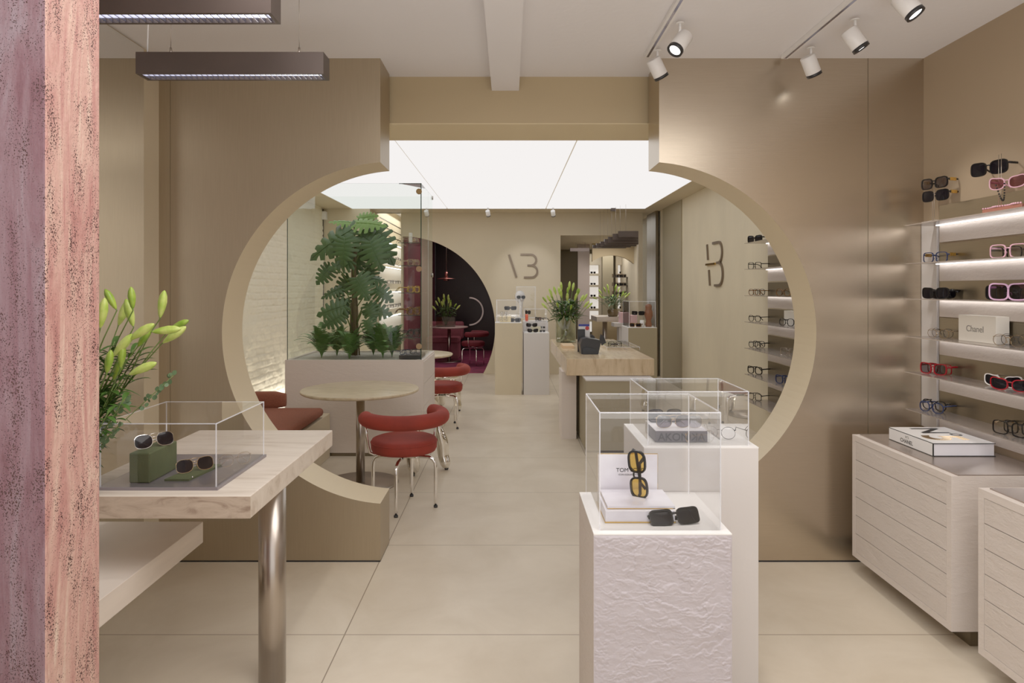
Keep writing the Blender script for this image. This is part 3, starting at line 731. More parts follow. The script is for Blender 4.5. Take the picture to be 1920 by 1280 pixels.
euca(VB+Vector((.02, 0, .2)), pt(325, 704, 2.3), None, 'grey green eucalyptus sprig reaching right below the lily buds', 10)
euca(VB+Vector((.02, 0, .2)), pt(222, 800, 2.15), None, 'dark eucalyptus sprig hanging over the corner of the acrylic case', 8)
euca(VB+Vector((.02, 0, .2)), pt(245, 745, 2.2), None, 'short leafy eucalyptus sprig low in the front bouquet', 9)

def leafy(base, tips, label, n=34, w=.017, ln=.10):
    r = thing('foliage_branch', label, 'foliage', base); b = Vector(base); sm = MB(); lm = MB()
    for t in tips:
        t = Vector(t); mid = b.lerp(t, .55)+Vector((0, 0, .03)); sm.tube([b, mid, t], .002, 5)
        for i in range(n//len(tips)):
            q = .4+.6*i/(n/len(tips)); p = b*(1-q)**2+mid*2*q*(1-q)+t*q*q; a = i*2.4
            leafblade(lm, p, (math.cos(a), .6*math.sin(a), random.uniform(-.1, .9)), ln*random.uniform(.6, 1), w*random.uniform(.7, 1), .4)
    sm.build('stem', M['stemg'], r); lm.build('leaves', M['lilyleaf'], r)
leafy(VB+Vector((.0, 0, .12)), [pt(250, 655, 2.3), pt(215, 640, 2.25), pt(232, 700, 2.2)], 'broad leafy green branch in the middle of front bouquet', 60, .011, .09)
leafy(VB+Vector((.01, 0, .1)), [pt(235, 745, 2.15), pt(205, 770, 2.1), pt(215, 720, 2.2)], 'leafy green branch low in the front bouquet by the pillar', 60, .011, .075)

def bouquet(label, base, w, h, nb=14, budsc=1.0, seed=1, dark=False, leafn=60):
    rnd = random.Random(seed); r = thing('lily_bouquet', label, 'flowers', base); b = Vector(base); sm = MB(); lm = MB(); em = MB()
    for i in range(nb):
        a = 2.4*i+rnd.uniform(-.3, .3); q = math.sqrt((i+.5)/nb); t = b+Vector((math.cos(a)*w*.5*q, math.sin(a)*w*.4*q, h*(1-.42*q*q)+rnd.uniform(-.03, .03)))
        d = (t-b-Vector((0, 0, h*.2))).normalized(); sm.tube([b, b.lerp(t, .5)+Vector((0, 0, .03)), t], .003, 5)
        put(BUD[i % 3 == 2], 'bud', r, t, d, budsc)
    for i in range(leafn):
        a = rnd.uniform(0, 6.28); q = rnd.uniform(.1, .8); p = b+Vector((math.cos(a)*w*.35*q, math.sin(a)*w*.3*q, h*rnd.uniform(.35, .75)))
        leafblade(lm if i % 3 else em, p, (math.cos(a), math.sin(a), rnd.uniform(-.1, 1)), rnd.uniform(.06, .13)*budsc, .014*budsc, .3)
    sm.build('stems', M['stemg'], r); lm.build('leaves', M['lilyleaf'], r); em.build('grey_leaves', M['euca'], r); return r

# ------------------------------------------------------------ hanging lamps, front
for Y, lab in ((2.5, 'dark bronze linear pendant lamp, lower one fully in view'), (1.95, 'dark bronze linear pendant lamp cut by the top edge'), ):
    r = thing('linear_pendant_lamp', lab, 'ceiling lamp', (-1.06, Y, 2.3125))
    m = MB(); x0, x1, y0, y1, z0, z1 = -1.413, -.703, Y, Y+.085, 2.3125, 2.395
    m.box(x0, x1, y0, y0+.012, z0, z1).box(x0, x1, y1-.012, y1, z0, z1).box(x0, x0+.012, y0+.012, y1-.012, z0, z1).box(x1-.012, x1, y0+.012, y1-.012, z0, z1).box(x0+.012, x1-.012, y0+.012, y1-.012, z1-.02, z1)
    m.build('housing', M['bronze'], r)
    m = MB()
    for i in range(34): m.box(x0+.015+i*.0203, x0+.018+i*.0203, y0+.013, y1-.013, z0+.001, z0+.014)
    m.build('louvre', M['louvre'], r)
    MB().box(x0+.014, x1-.014, y0+.014, y1-.014, z0+.015, z0+.018).build('light_strip', emit('lamp_strip', (.95, .95, 1), 3), r)
    for x in (-1.30, -.807):
        MB().tube([(x, Y+.04, z1), (x, Y+.04, HF)], .0012, 6).lathe([(.006, 0), (.004, .03)], (x, Y+.04, z1), 10).build('suspension_cable', M['steel'], r)
    MB().tube([(-1.39, Y+.04, z1), (-1.385, Y+.04, 2.6), (-1.39, Y+.04, HF)], .003, 6).build('power_cable', M['white'], r)

# ------------------------------------------------------------ track lights
def track(x, y0, y1, label):
    r = thing('light_track', label, 'light track', (x, (y0+y1)/2, HF))
    MB().box(x-.018, x+.018, y0, y1, HF-.022, HF-.001).build('rail', M['white'], r)
    MB().box(x-.006, x+.006, y0+.01, y1-.01, HF-.0235, HF-.022).build('slot', M['louvre'], r)
def spot(x, y, z, d, label, sz=1.0, group=None):
    r = thing('track_spotlight', label, 'spotlight', (x, y, z), 0, group); d = Vector(d).normalized(); c = Vector((x, y, z-.095*sz))
    MB().lathe([(.02*sz, -.004), (.02*sz, 0)], (x, y, z), 16).tube([(x, y, z), (x, y, z-.05*sz)], .007*sz, 8).build('mount', M['white'], r)
    b = c-d*.055*sz
    MB().lathe([(.034*sz, 0), (.038*sz, .004*sz), (.038*sz, .1*sz), (.036*sz, .102*sz)], b, 28, axis=d).build('housing', M['white'], r)
    MB().lathe([(.0382*sz, .092*sz), (.0382*sz, .108*sz), (.03*sz, .108*sz), (.028*sz, .1025*sz)], b, 28, axis=d).build('bezel', M['blackmatt'], r)
    MB().lathe([(.027*sz, .1026*sz), (.001, .1055*sz)], b, 20, axis=d).build('lens', M['spotface'], r)
    return r
track(.742, 1.8, 3.56, 'white ceiling light track over the passage, left one')
track(1.49, 1.8, 3.58, 'white ceiling light track near the right wall')
spot(.80, 3.10, HF-.02, (-.5, -.25, -.7), 'white track spotlight with lit lens on the left track')
spot(.775, 3.46, HF-.02, (.5, .3, -.8), 'white track spotlight turned away at the end of left track')
spot(1.56, 3.42, HF-.02, (.45, .25, -.8), 'white track spotlight with black rim at the end of right track')
spot(1.60, 3.06, HF-.02, (.5, -.1, -.8), 'middle white track spotlight on the right track')
spot(1.62, 2.69, HF-.02, (.45, -.3, -.8), 'white track spotlight cut by the top edge, right track')
for px, n_ in ((915, 'left of the logo'), (1037, 'right of the logo'), (800, 'seen past the glass vitrine')):
    spot(wx(px, 10.9), 10.9, HB, (.15, .6, -.8), 'small white ceiling spotlight '+n_+' on the far wall', .95)

# ------------------------------------------------------------ right wall shelves (front room)
SZ = [1.837, 1.634, 1.447, 1.248, 1.059, .8635]; ordn = ['top', 'second', 'third', 'fourth', 'fifth', 'bottom']
def wallshelf(Xf, Xw, y0, y1, z, label, strip, board, yb, group=None):
    r = thing('wall_shelf', label, 'shelf', ((Xf+Xw)/2, (y0+y1)/2, z), 0, group)
    MB().box(Xf, Xw-.004, y0, y1, z-.004, z).build('shelf_plate', M['shelfmetal'], r)
    MB().box(Xw-.006, Xw-.001, y0, yb, z, z+strip).build('back_panel', M['darksteel'], r)
    MB().box(Xw-.012, Xw-.0005, y0, yb-.012, z-board, z-.004).build('plaster_panel', M['relief_soft'], r)
    MB().box(Xw-.030, Xw-.018, y0, yb-.01, z-.007, z-.0045).build('led_strip', M['led'], r)
    return r
for i, z in enumerate(SZ):
    wallshelf(2.107, 2.276, 1.9, 3.52, z, ordn[i]+' thin metal wall shelf of glasses on the front right wall', .1, .094, 3.493)
struct(MB().box(2.262, 2.2755, 3.50, 3.63, .75, HF-.9).build('lit_wall_strip', M['white_side']))  # pale sheet painting the lit stretch of plain wall beside the shelves
def gp(px, X): Y = X*F/(px-VX); return Y
def sh(row, px, X=2.185, **k): return (X, gp(px, X), SZ[row]+.0005)
def stand(x, y, z0, z1, label):
    r = thing('eyewear_stand', label, 'stand', (x, y, z0))
    MB().box(x-.03, x+.03, y-.06, y+.05, z0, z0+.006, .001).build('base', M['white'], r)
    for s_ in (-.013, .013): MB().tube([(x+s_*.3, y+s_, z0+.006), (x+s_*.3, y+s_, z1)], .0012, 6).build('rod', M['steel'], r)
stand(2.185, gp(1750, 2.185), SZ[0], 2.035, 'thin rod stand on white tray, far end of top shelf')
g = glasses('brown gradient sunglasses with gold chain temples, upper on far stand', (2.18, gp(1750, 2.18), 2.012), -72, 'bold', 'black', 'lens_smoke'); gold_plate(g)
g = glasses('black sunglasses with gold chain temples, lower on far stand', (2.185, gp(1750, 2.18), 1.948), -72, 'bold', 'black', 'lens_dark'); gold_plate(g)
stand(2.19, gp(1875, 2.19), SZ[0], 2.10, 'thin rod stand holding large black sunglasses, near end of top shelf')
glasses('large black sunglasses highest on the near rod stand', (2.18, gp(1852, 2.18), 2.015), -70, 'bold', 'black', 'lens_dark', sc=1.12)
glasses('pink cat-eye sunglasses hanging below the large black pair', (2.17, gp(1887, 2.17), 1.935), -70, 'cat', 'f_pink', 'lens_pink', sc=1.12)
r = thing('jewellery_box', 'flat rose box with pearl strings on the top shelf', 'box', (2.19, 2.87, SZ[0]))
MB().box(2.13, 2.24, 2.75, 2.98, SZ[0], SZ[0]+.018, .002).build('box', M['copper'], r)
m = MB()
for k in range(26): m.ball((2.135+.01*math.sin(k*.5), 2.98-k*.0088, SZ[0]+.022), .0042, 8)
m.build('pearl_string', M['f_pink'], r)
r = tag((lambda m: m.build('bead_chain', M['black']))((lambda m: [m.ball((2.145+.012*math.sin(t/16*PI), 2.915-.05*t/16, 1.955-.07*math.sin(t/16*PI)), .004, 8) for t in range(17)] and m)(MB())), 'black bead glasses chain hanging from the pink sunglasses', 'chain')
m = MB()
for k in range(16): m.ball((2.20+.006*math.sin(k), 3.15-k*.009, SZ[0]+.004), .004, 8)
tag(m.build('bead_string', M['blackmatt']), 'black bead string lying flat on the top shelf', 'chain')
g = glasses('navy eyeglasses with gold temple ornament, far end of second shelf', sh(1, 1752), -72, 'square', 'f_blue', 'lens_clear'); gold_plate(g, 'square')
glasses('pink square eyeglasses on the second shelf near the right edge', sh(1, 1889), -68, 'square', 'f_pink', 'lens_clear', sc=1.15)
glasses('black square eyeglasses behind the pink pair on second shelf', (2.22, gp(1884, 2.22), SZ[1]+.0005), -68, 'square', 'black', 'lens_clear')
glasses('black oval sunglasses in front, far end of third shelf', sh(2, 1752, 2.17), -72, 'bold', 'black', 'lens_dark')
glasses('black oval sunglasses set behind another pair on third shelf', (2.225, gp(1766, 2.225), SZ[2]+.0005), -72, 'cat', 'black', 'lens_dark')
glasses('lilac shield sunglasses on the third shelf near the right edge', sh(2, 1890), -66, 'shield', 'f_lilac', 'lens_mauve', sc=1.2)
glasses('black sunglasses behind the lilac shield pair on third shelf', (2.215, gp(1878, 2.215), SZ[2]+.0005), -66, 'shield', 'black', 'lens_dark', sc=1.05)
glasses('thin gold round eyeglasses, far end of the fourth shelf', sh(3, 1758, 2.17), -72, 'round', 'goldframe', 'lens_clear')
glasses('thin black round eyeglasses just behind the thin gold pair', (2.215, gp(1766, 2.215), SZ[3]+.0005), -72, 'round', 'f_grey', 'lens_clear')
r = thing('brand_block', 'white lettered display block on the fourth shelf', 'sign', (2.21, 3.18, SZ[3]))
MB().box(2.20, 2.262, 2.99, 3.24, SZ[3], SZ[3]+.125, .002).build('block', M['creambox'], r)
# slightly turned face towards the room, writing on the room side
text('Chanel', .042, M['textlight'], 'lettering', r, (2.1995, 3.185, SZ[3]+.048), (0, -1, 0), (0, 0, 1), .0004)
glasses('black and gold round eyeglasses in front, near end of fourth shelf', sh(3, 1890, 2.16), -68, 'round', 'goldframe', 'lens_clear', sc=1.1)
glasses('gold round eyeglasses behind another, near end of fourth shelf', (2.215, gp(1905, 2.215), SZ[3]+.0005), -68, 'round', 'f_grey', 'lens_clear', sc=1.1)
glasses('dark red square sunglasses with red rims, far end of fifth shelf', sh(4, 1748, 2.17), -72, 'bold', 'f_red', 'lens_smoke')
glasses('red square eyeglasses behind the dark red sunglasses, fifth shelf', (2.22, gp(1760, 2.22), SZ[4]+.0005), -72, 'square', 'f_red', 'lens_clear', tm='goldframe')
glasses('white cat-eye sunglasses behind, near end of fifth shelf', (2.20, gp(1879, 2.20), SZ[4]+.0005), -64, 'cat', 'f_white', 'lens_dark', sc=1.1)
glasses('red and black cat-eye sunglasses in front, near end of fifth shelf', (2.15, gp(1893, 2.15), SZ[4]+.0005), -60, 'cat', 'f_red', 'lens_dark', sc=1.1)
glasses('navy eyeglasses in front, far end of the bottom shelf', sh(5, 1745, 2.16), -72, 'panto', 'f_blue', 'lens_clear', sc=1.1)
glasses('black eyeglasses behind the navy pair, bottom shelf', (2.215, gp(1750, 2.215), SZ[5]+.0005), -72, 'panto', 'black', 'lens_clear', sc=1.1)
glasses('chunky black eyeglasses, near end of the bottom shelf', sh(5, 1893, 2.16), -70, 'square', 'black', 'lens_clear', tm='goldframe', sc=1.12)
glasses('black eyeglasses behind the chunky pair, near end of bottom shelf', (2.22, gp(1912, 2.22), SZ[5]+.0005), -70, 'square', 'black', 'lens_clear', sc=1.05)

# cabinets
def cabinet(y0, y1, label, Xf=1.815):
    r = thing('drawer_cabinet', label, 'cabinet', ((Xf+2.276)/2, (y0+y1)/2, 0)); z0, z1 = .0915, .73
    fw = .03
    m = MB().box(Xf+.02, 2.275, y0, y1, z0, z1).box(Xf, Xf+.02, y0, y0+fw, z0, z1).box(Xf, Xf+.02, y1-fw, y1, z0, z1).box(Xf, Xf+.02, y0+fw, y1-fw, z0, z0+fw).box(Xf, Xf+.02, y0+fw, y1-fw, z1-fw, z1)
    m.build('carcass', M['relief_soft'], r)
    MB().box(Xf+.014, Xf+.0205, y0+fw, y1-fw, z0+fw, z1-fw).build('shadow_gap', M['bronze'], r)
    n = 6; h = (z1-z0-2*fw)/n
    for i in range(n): MB().box(Xf+.001, Xf+.014, y0+fw+.002, y1-fw-.002, z0+fw+i*h+.0018, z0+fw+(i+1)*h-.0018).build('drawer', M['relief_warm'], r)
    MB().box(Xf+.03, 2.272, y0+.005, y1-.02, z1, z1+.005).build('top_plate', mat('taupe_metal', S(158, 144, 134), .25, .6), r)
    MB().box(Xf+.12, 2.27, y0+.06, y1-.06, 0, z0).build('plinth', M['darksteel'], r)
cabinet(2.716, 3.50, 'floating white six-drawer cabinet with large book on top')
cabinet(1.75, 2.56, 'floating white six-drawer cabinet cut by the right edge')
r = thing('coffee_table_book', 'large white book with black and gold lettering on the cabinet', 'book', (2.07, 3.19, .736))
z = .7355
MB().box(1.935, 2.212, 3.018, 3.36, z+.003, z+.057).build('pages', M['pages'], r)
MB().box(1.931, 2.216, 3.013, 3.365, z, z+.003).box(1.931, 2.216, 3.013, 3.365, z+.057, z+.06).build('cover_edge', M['ink'], r)
MB().box(1.9305, 1.9345, 3.016, 3.362, z+.003, z+.057).box(1.933, 2.214, 3.015, 3.363, z+.06, z+.0608).build('cover', M['white'], r)
MB().box(1.93, 1.9345, 3.013, 3.017, z, z+.06).build('spine_edge', M['ink'], r)
text('CHANEL', .026, M['ink'], 'lettering', r, (1.9302, 3.265, z+.013), (0, -1, 0), (0, 0, 1), .0003, bold=.0003)
text('N°5', .017, M['textlight'], 'lettering', r, (1.9302, 3.225, z+.037), (0, -1, 0), (0, 0, 1), .0003)
text('N', .19, M['ink'], 'lettering', r, (2.02, 3.345, z+.0608), (0, -1, 0), (1, 0, 0), .0003, sx=.9, bold=.004)
text('°', .19, M['ink'], 'lettering', r, (2.04, 3.225, z+.0609), (0, -1, 0), (1, 0, 0), .0003, bold=.001)
text('5', .25, M['gold'], 'lettering', r, (1.97, 3.18, z+.0609), (0, -1, 0), (1, 0, 0), .0004, sx=.95, bold=.006)

# ------------------------------------------------------------ back room right wall shelves and logo
BZ = [wz(y, 6.6) for y in (456, 504.7, 553.9, 602.8, 651.7, 700.4, 749)]
bord = ['top', 'second', 'third', 'fourth', 'fifth', 'sixth', 'lowest']
for i, z in enumerate(BZ):
    wallshelf(2.345, 2.58, 4.1, 6.6, z, bord[i]+' thin metal shelf seen through the right half of the arch', .0 if i == 0 else .13, .12, 6.585)
bs = [('black chunky sunglasses', 'bold', 'black', 'lens_dark'), ('black square eyeglasses', 'square', 'black', 'lens_clear'), ('tortoise eyeglasses', 'panto', 'f_tort', 'lens_clear'), ('black panto eyeglasses', 'panto', 'black', 'lens_clear'), ('grey panto eyeglasses', 'panto', 'f_grey', 'lens_clear'), ('black bold eyeglasses', 'bold', 'black', 'lens_clear'), ('crystal and black eyeglasses', 'square', 'f_grey', 'lens_clear')]
for i, (nm, st, fm, lm) in enumerate(bs):
    glasses(nm+' at the far end of the '+bord[i]+' shelf through the arch', (2.43, gp(1414, 2.43), BZ[i]+.0005), -66, st, fm, lm, sc=1.3)
    if i in (2, 4): glasses('second '+nm+' just behind the end pair on '+bord[i]+' arch shelf', (2.50, gp(1422, 2.5), BZ[i]+.0005), -66, st, 'black', lm, sc=1.3)
for i, px, st, fm in ((2, 1468, 'panto', 'f_tort'), (3, 1474, 'panto', 'black'), (4, 1477, 'square', 'f_clear'), (5, 1469, 'bold', 'f_blue')):
    glasses({'f_tort': 'brown tortoise', 'black': 'black', 'f_clear': 'clear crystal', 'f_blue': 'dark blue'}[fm]+' eyeglasses half hidden by the arch on the '+bord[i]+' shelf', (2.43, gp(px, 2.43), BZ[i]+.0005), -66, st, fm, 'lens_clear', sc=1.35)
tag(MB().box(2.50, 2.57, 5.80, 6.02, BZ[3], BZ[3]+.13, .002).build('brand_block', M['creambox']), 'small cream block on the fourth shelf through the arch', 'sign')
def logo(name, label, org, ax, up, s, split=False):
    r = thing(name, label, 'sign', org); r.location = org; w = .035*(1 if not split else .85); d = .02
    def arcp(cx, cy, rx, ry, a0, a1, n=14): return [(cx+rx*math.cos(R(a0+(a1-a0)*i/n)), cy+ry*math.sin(R(a0+(a1-a0)*i/n))) for i in range(n+1)]
    three_top = [(-.02*s, .40*s), (.16*s, .40*s)]+arcp(.16*s, .305*s, .095*s, .095*s, 90, -90)[1:]+[(.10*s, .21*s)]
    three_bot = [(.161*s, .21*s), (.17*s, .21*s)]+arcp(.17*s, .105*s, .105*s, .105*s, 90, -90)[1:]+[(.04*s, 0)]
    if not split: MB().ribbon([(-.22*s, .40*s), (-.09*s, 0)], w, d, org, ax, up).build('stroke', M['logo'], r)
    else:
        MB().ribbon([(-.20*s, .40*s), (-.17*s, .25*s)], w, d, org, ax, up).ribbon([(-.14*s, .15*s), (-.11*s, 0)], w, d, org, ax, up).build('stroke', M['logo'], r)
        MB().ribbon([(-.22*s, .205*s), (.06*s, .205*s)], w*.8, d*1.3, org, ax, up).build('gold_stroke', M['gold'], r)
    MB().ribbon(three_top, w, d, org, ax, up).ribbon(three_bot, w, d*1.08, org, ax, up).build('numeral', M['logo'], r)
logo('wall_logo', 'taupe slash and three shaped logo on the far wall under spotlight', (wx(978, 11.6), 11.6, wz(520, 11.6)), (1, 0, 0), (0, 0, 1), 1.0)
logo('wall_logo', 'taupe and gold split logo on the cream right wall through the arch', (2.58, 8.33, 1.54), (0, -1, 0), (0, 0, 1), 1.33, True)

# ------------------------------------------------------------ planter and vitrine
r = thing('planter_cabinet', 'big cream planter cabinet carrying the glass vitrine and plants', 'cabinet', (-1.39, 6.35, 0))
x0, x1, y0, y1, zt = -2.01, -.772, 5.924, 6.81, .861
MB().box(x0, x1, y0, y1, .03, zt-.03).box(x0, x1, y0, y0+.03, zt-.03, zt).box(x0, x1, y1-.03, y1, zt-.03, zt).box(x0, x0+.03, y0+.03, y1-.03, zt-.03, zt).box(x1-.06, x1, y0+.03, y1-.03, zt-.03, zt).build('body', M['planter'], r)
MB().box(x0+.002, x1-.002, y0+.002, y1-.002, 0, .03).build('plinth', M['darksteel'], r)
h = (zt-.05)/4
for i in range(4): MB().box(x1, x1+.006, y0+.02, y1-.02, .035+i*h, .035+(i+1)*h-.004).build('drawer', M['relief_soft'], r)
tag(MB().box(x0+.03, x1-.06, y0+.03, y1-.03, zt-.03, zt-.012).build('gravel', M['gravel']), 'bed of white gravel in the planter', 'gravel'); bpy.data.objects['gravel']['kind'] = 'stuff'
r = thing('glass_vitrine', 'tall clear glass vitrine enclosing the monstera', 'display case', (-1.39, 6.35, zt))
def pane(vs, nm='glass_pane', mt='glass_green'): MB().add(vs, [(0, 1, 2, 3)]).build(nm, M[mt], r)
gz = 2.446; gx0, gx1, gy0, gy1 = -1.995, -.79, 5.935, 6.79
pane([(gx0, gy0, zt), (gx1, gy0, zt), (gx1, gy0, gz), (gx0, gy0, gz)]); pane([(gx0, gy0, zt), (gx0, gy1, zt), (gx0, gy1, gz), (gx0, gy0, gz)])
pane([(gx1, gy0, zt), (gx1, gy1, zt), (gx1, gy1, gz), (gx1, gy0, gz)]); pane([(gx0, gy1, zt), (gx1, gy1, zt), (gx1, gy1, gz), (gx0, gy1, gz)])
MB().box(gx0, gx0+.006, gy0, gy0+.004, zt, gz).box(gx1-.006, gx1+.002, gy0-.001, gy0+.005, zt, gz).build('pane_edge', M['edge_dark'], r)
MB().box(gx0, gx1, gy0, gy0+.002, gz-.002, gz).box(gx1-.002, gx1, gy0, gy1, gz-.003, gz).box(gx1-.002, gx1, 6.45, 6.455, zt, gz).build('top_edge', M['edge'], r)
MB().add([(-.98, gy0, gz-.004), (gx1, gy0, gz-.004), (gx1, gy0+.3, gz-.004)], [(0, 1, 2)]).build('corner_brace', M['smoke'], r)
MB().box(-.99, gx1, gy0-.002, gy0+.003, gz-.006, gz-.0).build('brace_edge', M['edge_dark'], r)
for py in (359, 504, 649):
    MB().lathe([(.026, -.005), (.026, .005)], (gx1-.02, gy0-.006, wz(py, gy0)), 24, axis=(0, 1, 0)).build('clamp', M['goldframe'], r)
    MB().lathe([(.02, -.005), (.02, .005)], (gx1+.006, 6.76, wz(py+12, 6.76)), 20, axis=(1, 0, 0)).build('clamp', M['steel'], r)
VZ = [wz(y, 6.0) for y in (454.7, 497.5, 548.5, 590.5, 632)]; vo = ['top', 'second', 'middle', 'fourth', 'lowest']
vst = [('gold wire', 'round', 'goldframe', 'lens_clear'), ('pale gold aviator', 'aviator', 'goldframe', 'lens_clear'), ('gold rimmed square', 'square', 'gold', 'lens_clear'), ('tortoise bold', 'bold', 'f_tort', 'lens_clear'), ('black and crystal', 'square', 'f_grey', 'lens_clear')]
for i, z in enumerate(VZ):
    s_ = thing('glass_shelf', vo[i]+' small glass shelf in the vitrine corner', 'shelf', (-.9, 6.2, z))
    MB().box(-1.005, -.802, 5.985, 6.45, z-.004, z).build('shelf_plate', M['glass_green'], s_)
    MB().box(-1.006, -.801, 5.981, 5.985, z-.005, z).build('shelf_edge', M['edge_dark'], s_)
    nm, st, fm, lm = vst[i]
    glasses(nm+' glasses in front on the '+vo[i]+' vitrine shelf', (-.875, 6.06, z+.0005), 55, st, fm, lm, sc=1.15)
    glasses(nm+' glasses behind on the '+vo[i]+' vitrine shelf', (-.895, 6.25, z+.0005), 55, st, fm, lm, sc=1.15)
tag(MB().box(-.93, -.905, 6.12, 6.18, VZ[0], VZ[0]+.1, .003).build('fan_card', M['creambox']), 'cream card standing on the top vitrine shelf', 'card')
tag(MB().box(-1.0, -.80, 5.99, 6.3, zt, zt+.035, .003).build('display_riser', M['blackmatt']), 'black flat riser in the bottom corner of the vitrine', 'riser')
glasses('blue eyeglasses on the black riser, left one', (-.95, 6.05, zt+.036), 50, 'square', 'f_blue', 'lens_clear', sc=.9)
glasses('dark eyeglasses on the black riser, right one', (-.865, 6.12, zt+.036), 50, 'square', 'f_grey', 'lens_clear', sc=.9)

# monstera
def monstera_leaf(seed):
    # heart outline along the midrib (y 0..1) with deep slits between the side lobes
    rnd = random.Random(seed); m = MB(); NL = 6
    def P(y, w, sd):
        return (sd*w, y, -.55*w*w-.18*max(0, y)**2+.03*abs(w))
    rim = [(-.14, .20), (-.10, .36), (.06, .47), (.24, .50), (.42, .47), (.60, .40), (.76, .30), (.90, .17), (1.04, 0)]
    def rimpt(t):
        t = max(0, min(.9999, t))*(len(rim)-1); i = int(t); q = t-i; return (rim[i][0]*(1-q)+rim[i+1][0]*q, rim[i][1]*(1-q)+rim[i+1][1]*q)
    for sd in (-1, 1):
        for i in range(NL+1):
            a0, a1 = i/(NL+1), (i+1)/(NL+1); am = (a0+a1)/2
            r0, r1 = .92*a0**1.15, .92*a1**1.15      # attachment span on the midrib
            slit = i > 0
            gap = (a1-a0)*rnd.uniform(.16, .30)
            depth = rnd.uniform(.34, .5)
            vs = []
            for u in (0, .15, depth, depth+.14, .8, 1.0):
                q = max(0, (u-depth)/(1-depth)); g = gap*(min(1, q*3))
                row = []
                for kk, aa in enumerate((a0+(g if i > 0 else 0), am, a1-(g if i < NL else 0))):
                    ry, rw = rimpt(aa); rb = r0+(r1-r0)*(0, .5, 1)[kk]
                    e = u*(.95 if kk != 1 and u == 1 else 1)
                    row.append(P(rb*(1-e)+ry*e, rw*e, sd))
                    x_, y_, z_ = row[-1]
                    row[-1] = (x_, y_, z_+(.012 if kk == 1 else -.006)*(1 if u > 0 else 0))
                vs += row
            fs = []
            for k in range(5): fs += [(k*3, k*3+1, k*3+4, k*3+3), (k*3+1, k*3+2, k*3+5, k*3+4)]
            m.add(vs, fs, True)
    m.tube([(0, t, -.18*t*t+.008) for t in (0, .25, .5, .75, 1.0)], [.012, .010, .008, .006, .003], 5)
    return m
LV = [monstera_leaf(k).mesh('leaf', M['leaf']) for k in range(3)]; LVL = with_mat(LV[0], M['leaf_light']); 
base = Vector((wx(664, 6.35), 6.35, zt))
r = thing('monstera_plant', 'tall monstera with big split leaves inside the vitrine', 'plant', base)
m = MB(); 
m.tube([base, base+Vector((.01, 0, .4)), base+Vector((-.005, 0, .8)), base+Vector((.02, 0, 1.1))], [.035, .03, .024, .012], 10)
for k in range(5): m.tube([base+Vector((.05*math.cos(k*1.3), .05*math.sin(k*1.3), 0)), base+Vector((.03*math.cos(k*1.3), .03*math.sin(k*1.3), .35+.05*k))], .009, 6)
m.build('stalk', M['trunk'], r)
leaves = [  # base px, tip px, depth offset, facing (tilt), scale in width, light
 ((668, 418), (728, 416), -.02, 50, 1.0, 1), ((664, 418), (612, 408), .05, 62, .8, 1), ((660, 430), (566, 483), -.05, 35, .8, 0), ((646, 446), (641, 502), -.16, 8, 1.25, 0),
 ((694, 452), (718, 512), -.14, 15, 1.15, 0), ((676, 440), (732, 474), -.05, 30, .95, 0), ((660, 488), (608, 502), -.08, 25, .95, 0), ((620, 500), (588, 534), .0, 25, 1.1, 0),
 ((668, 520), (692, 566), -.18, 10, 1.35, 0), ((684, 520), (729, 524), .02, 55, .9, 0), ((704, 540), (740, 566), -.06, 25, 1.0, 0), ((640, 540), (596, 557), .02, 40, .8, 0),
 ((648, 572), (586, 590), -.1, 22, .9, 0), ((688, 578), (738, 588), -.1, 22, .95, 0), ((642, 590), (598, 614), -.14, 15, 1.0, 0), ((688, 600), (700, 632), -.16, 10, 1.1, 0),
 ((690, 570), (704, 604), -.12, 20, 1.1, 0), ((672, 410), (710, 400), .12, 30, .9, 1), ((648, 560), (640, 606), .1, 10, 1.0, 0), ((676, 460), (662, 520), .12, 10, 1.2, 0), ((690, 500), (700, 540), .15, 10, 1.1, 0), ((640, 470), (600, 470), .15, 20, .9, 0), ((655, 520), (628, 560), .05, 14, 1.0, 0), ((700, 430), (742, 500), .1, 25, .9, 0)]
pm = MB()
for k, (b0, t0, dy, tilt, wsc, li) in enumerate(leaves):
    Y = 6.35+dy*1.0; a = Vector(pt(b0[0], b0[1], Y)); b = Vector(pt(t0[0], t0[1], Y-.05)); ln = (b-a).length*1.0
    d = (b-a).normalized(); toward = Vector((0, -math.cos(R(tilt)), math.sin(R(tilt)))); nrm = (toward-d*toward.dot(d)).normalized(); sx = d.cross(nrm)
    o = inst('leaf', LVL if li else LV[k % 3], r)
    ln *= .9; mx = Matrix((sx*ln*wsc*.95, d*ln, nrm*ln)).transposed().to_4x4(); mx.translation = a-base; o.matrix_basis = mx
    st = base+Vector((.0, 0, max(.15, (a.z-base.z)-.22))); pm.tube([st, st.lerp(a, .55)+Vector((0, .0, .05)), a], .006, 6)
pm.build('leaf_stalks', M['stemg'], r)
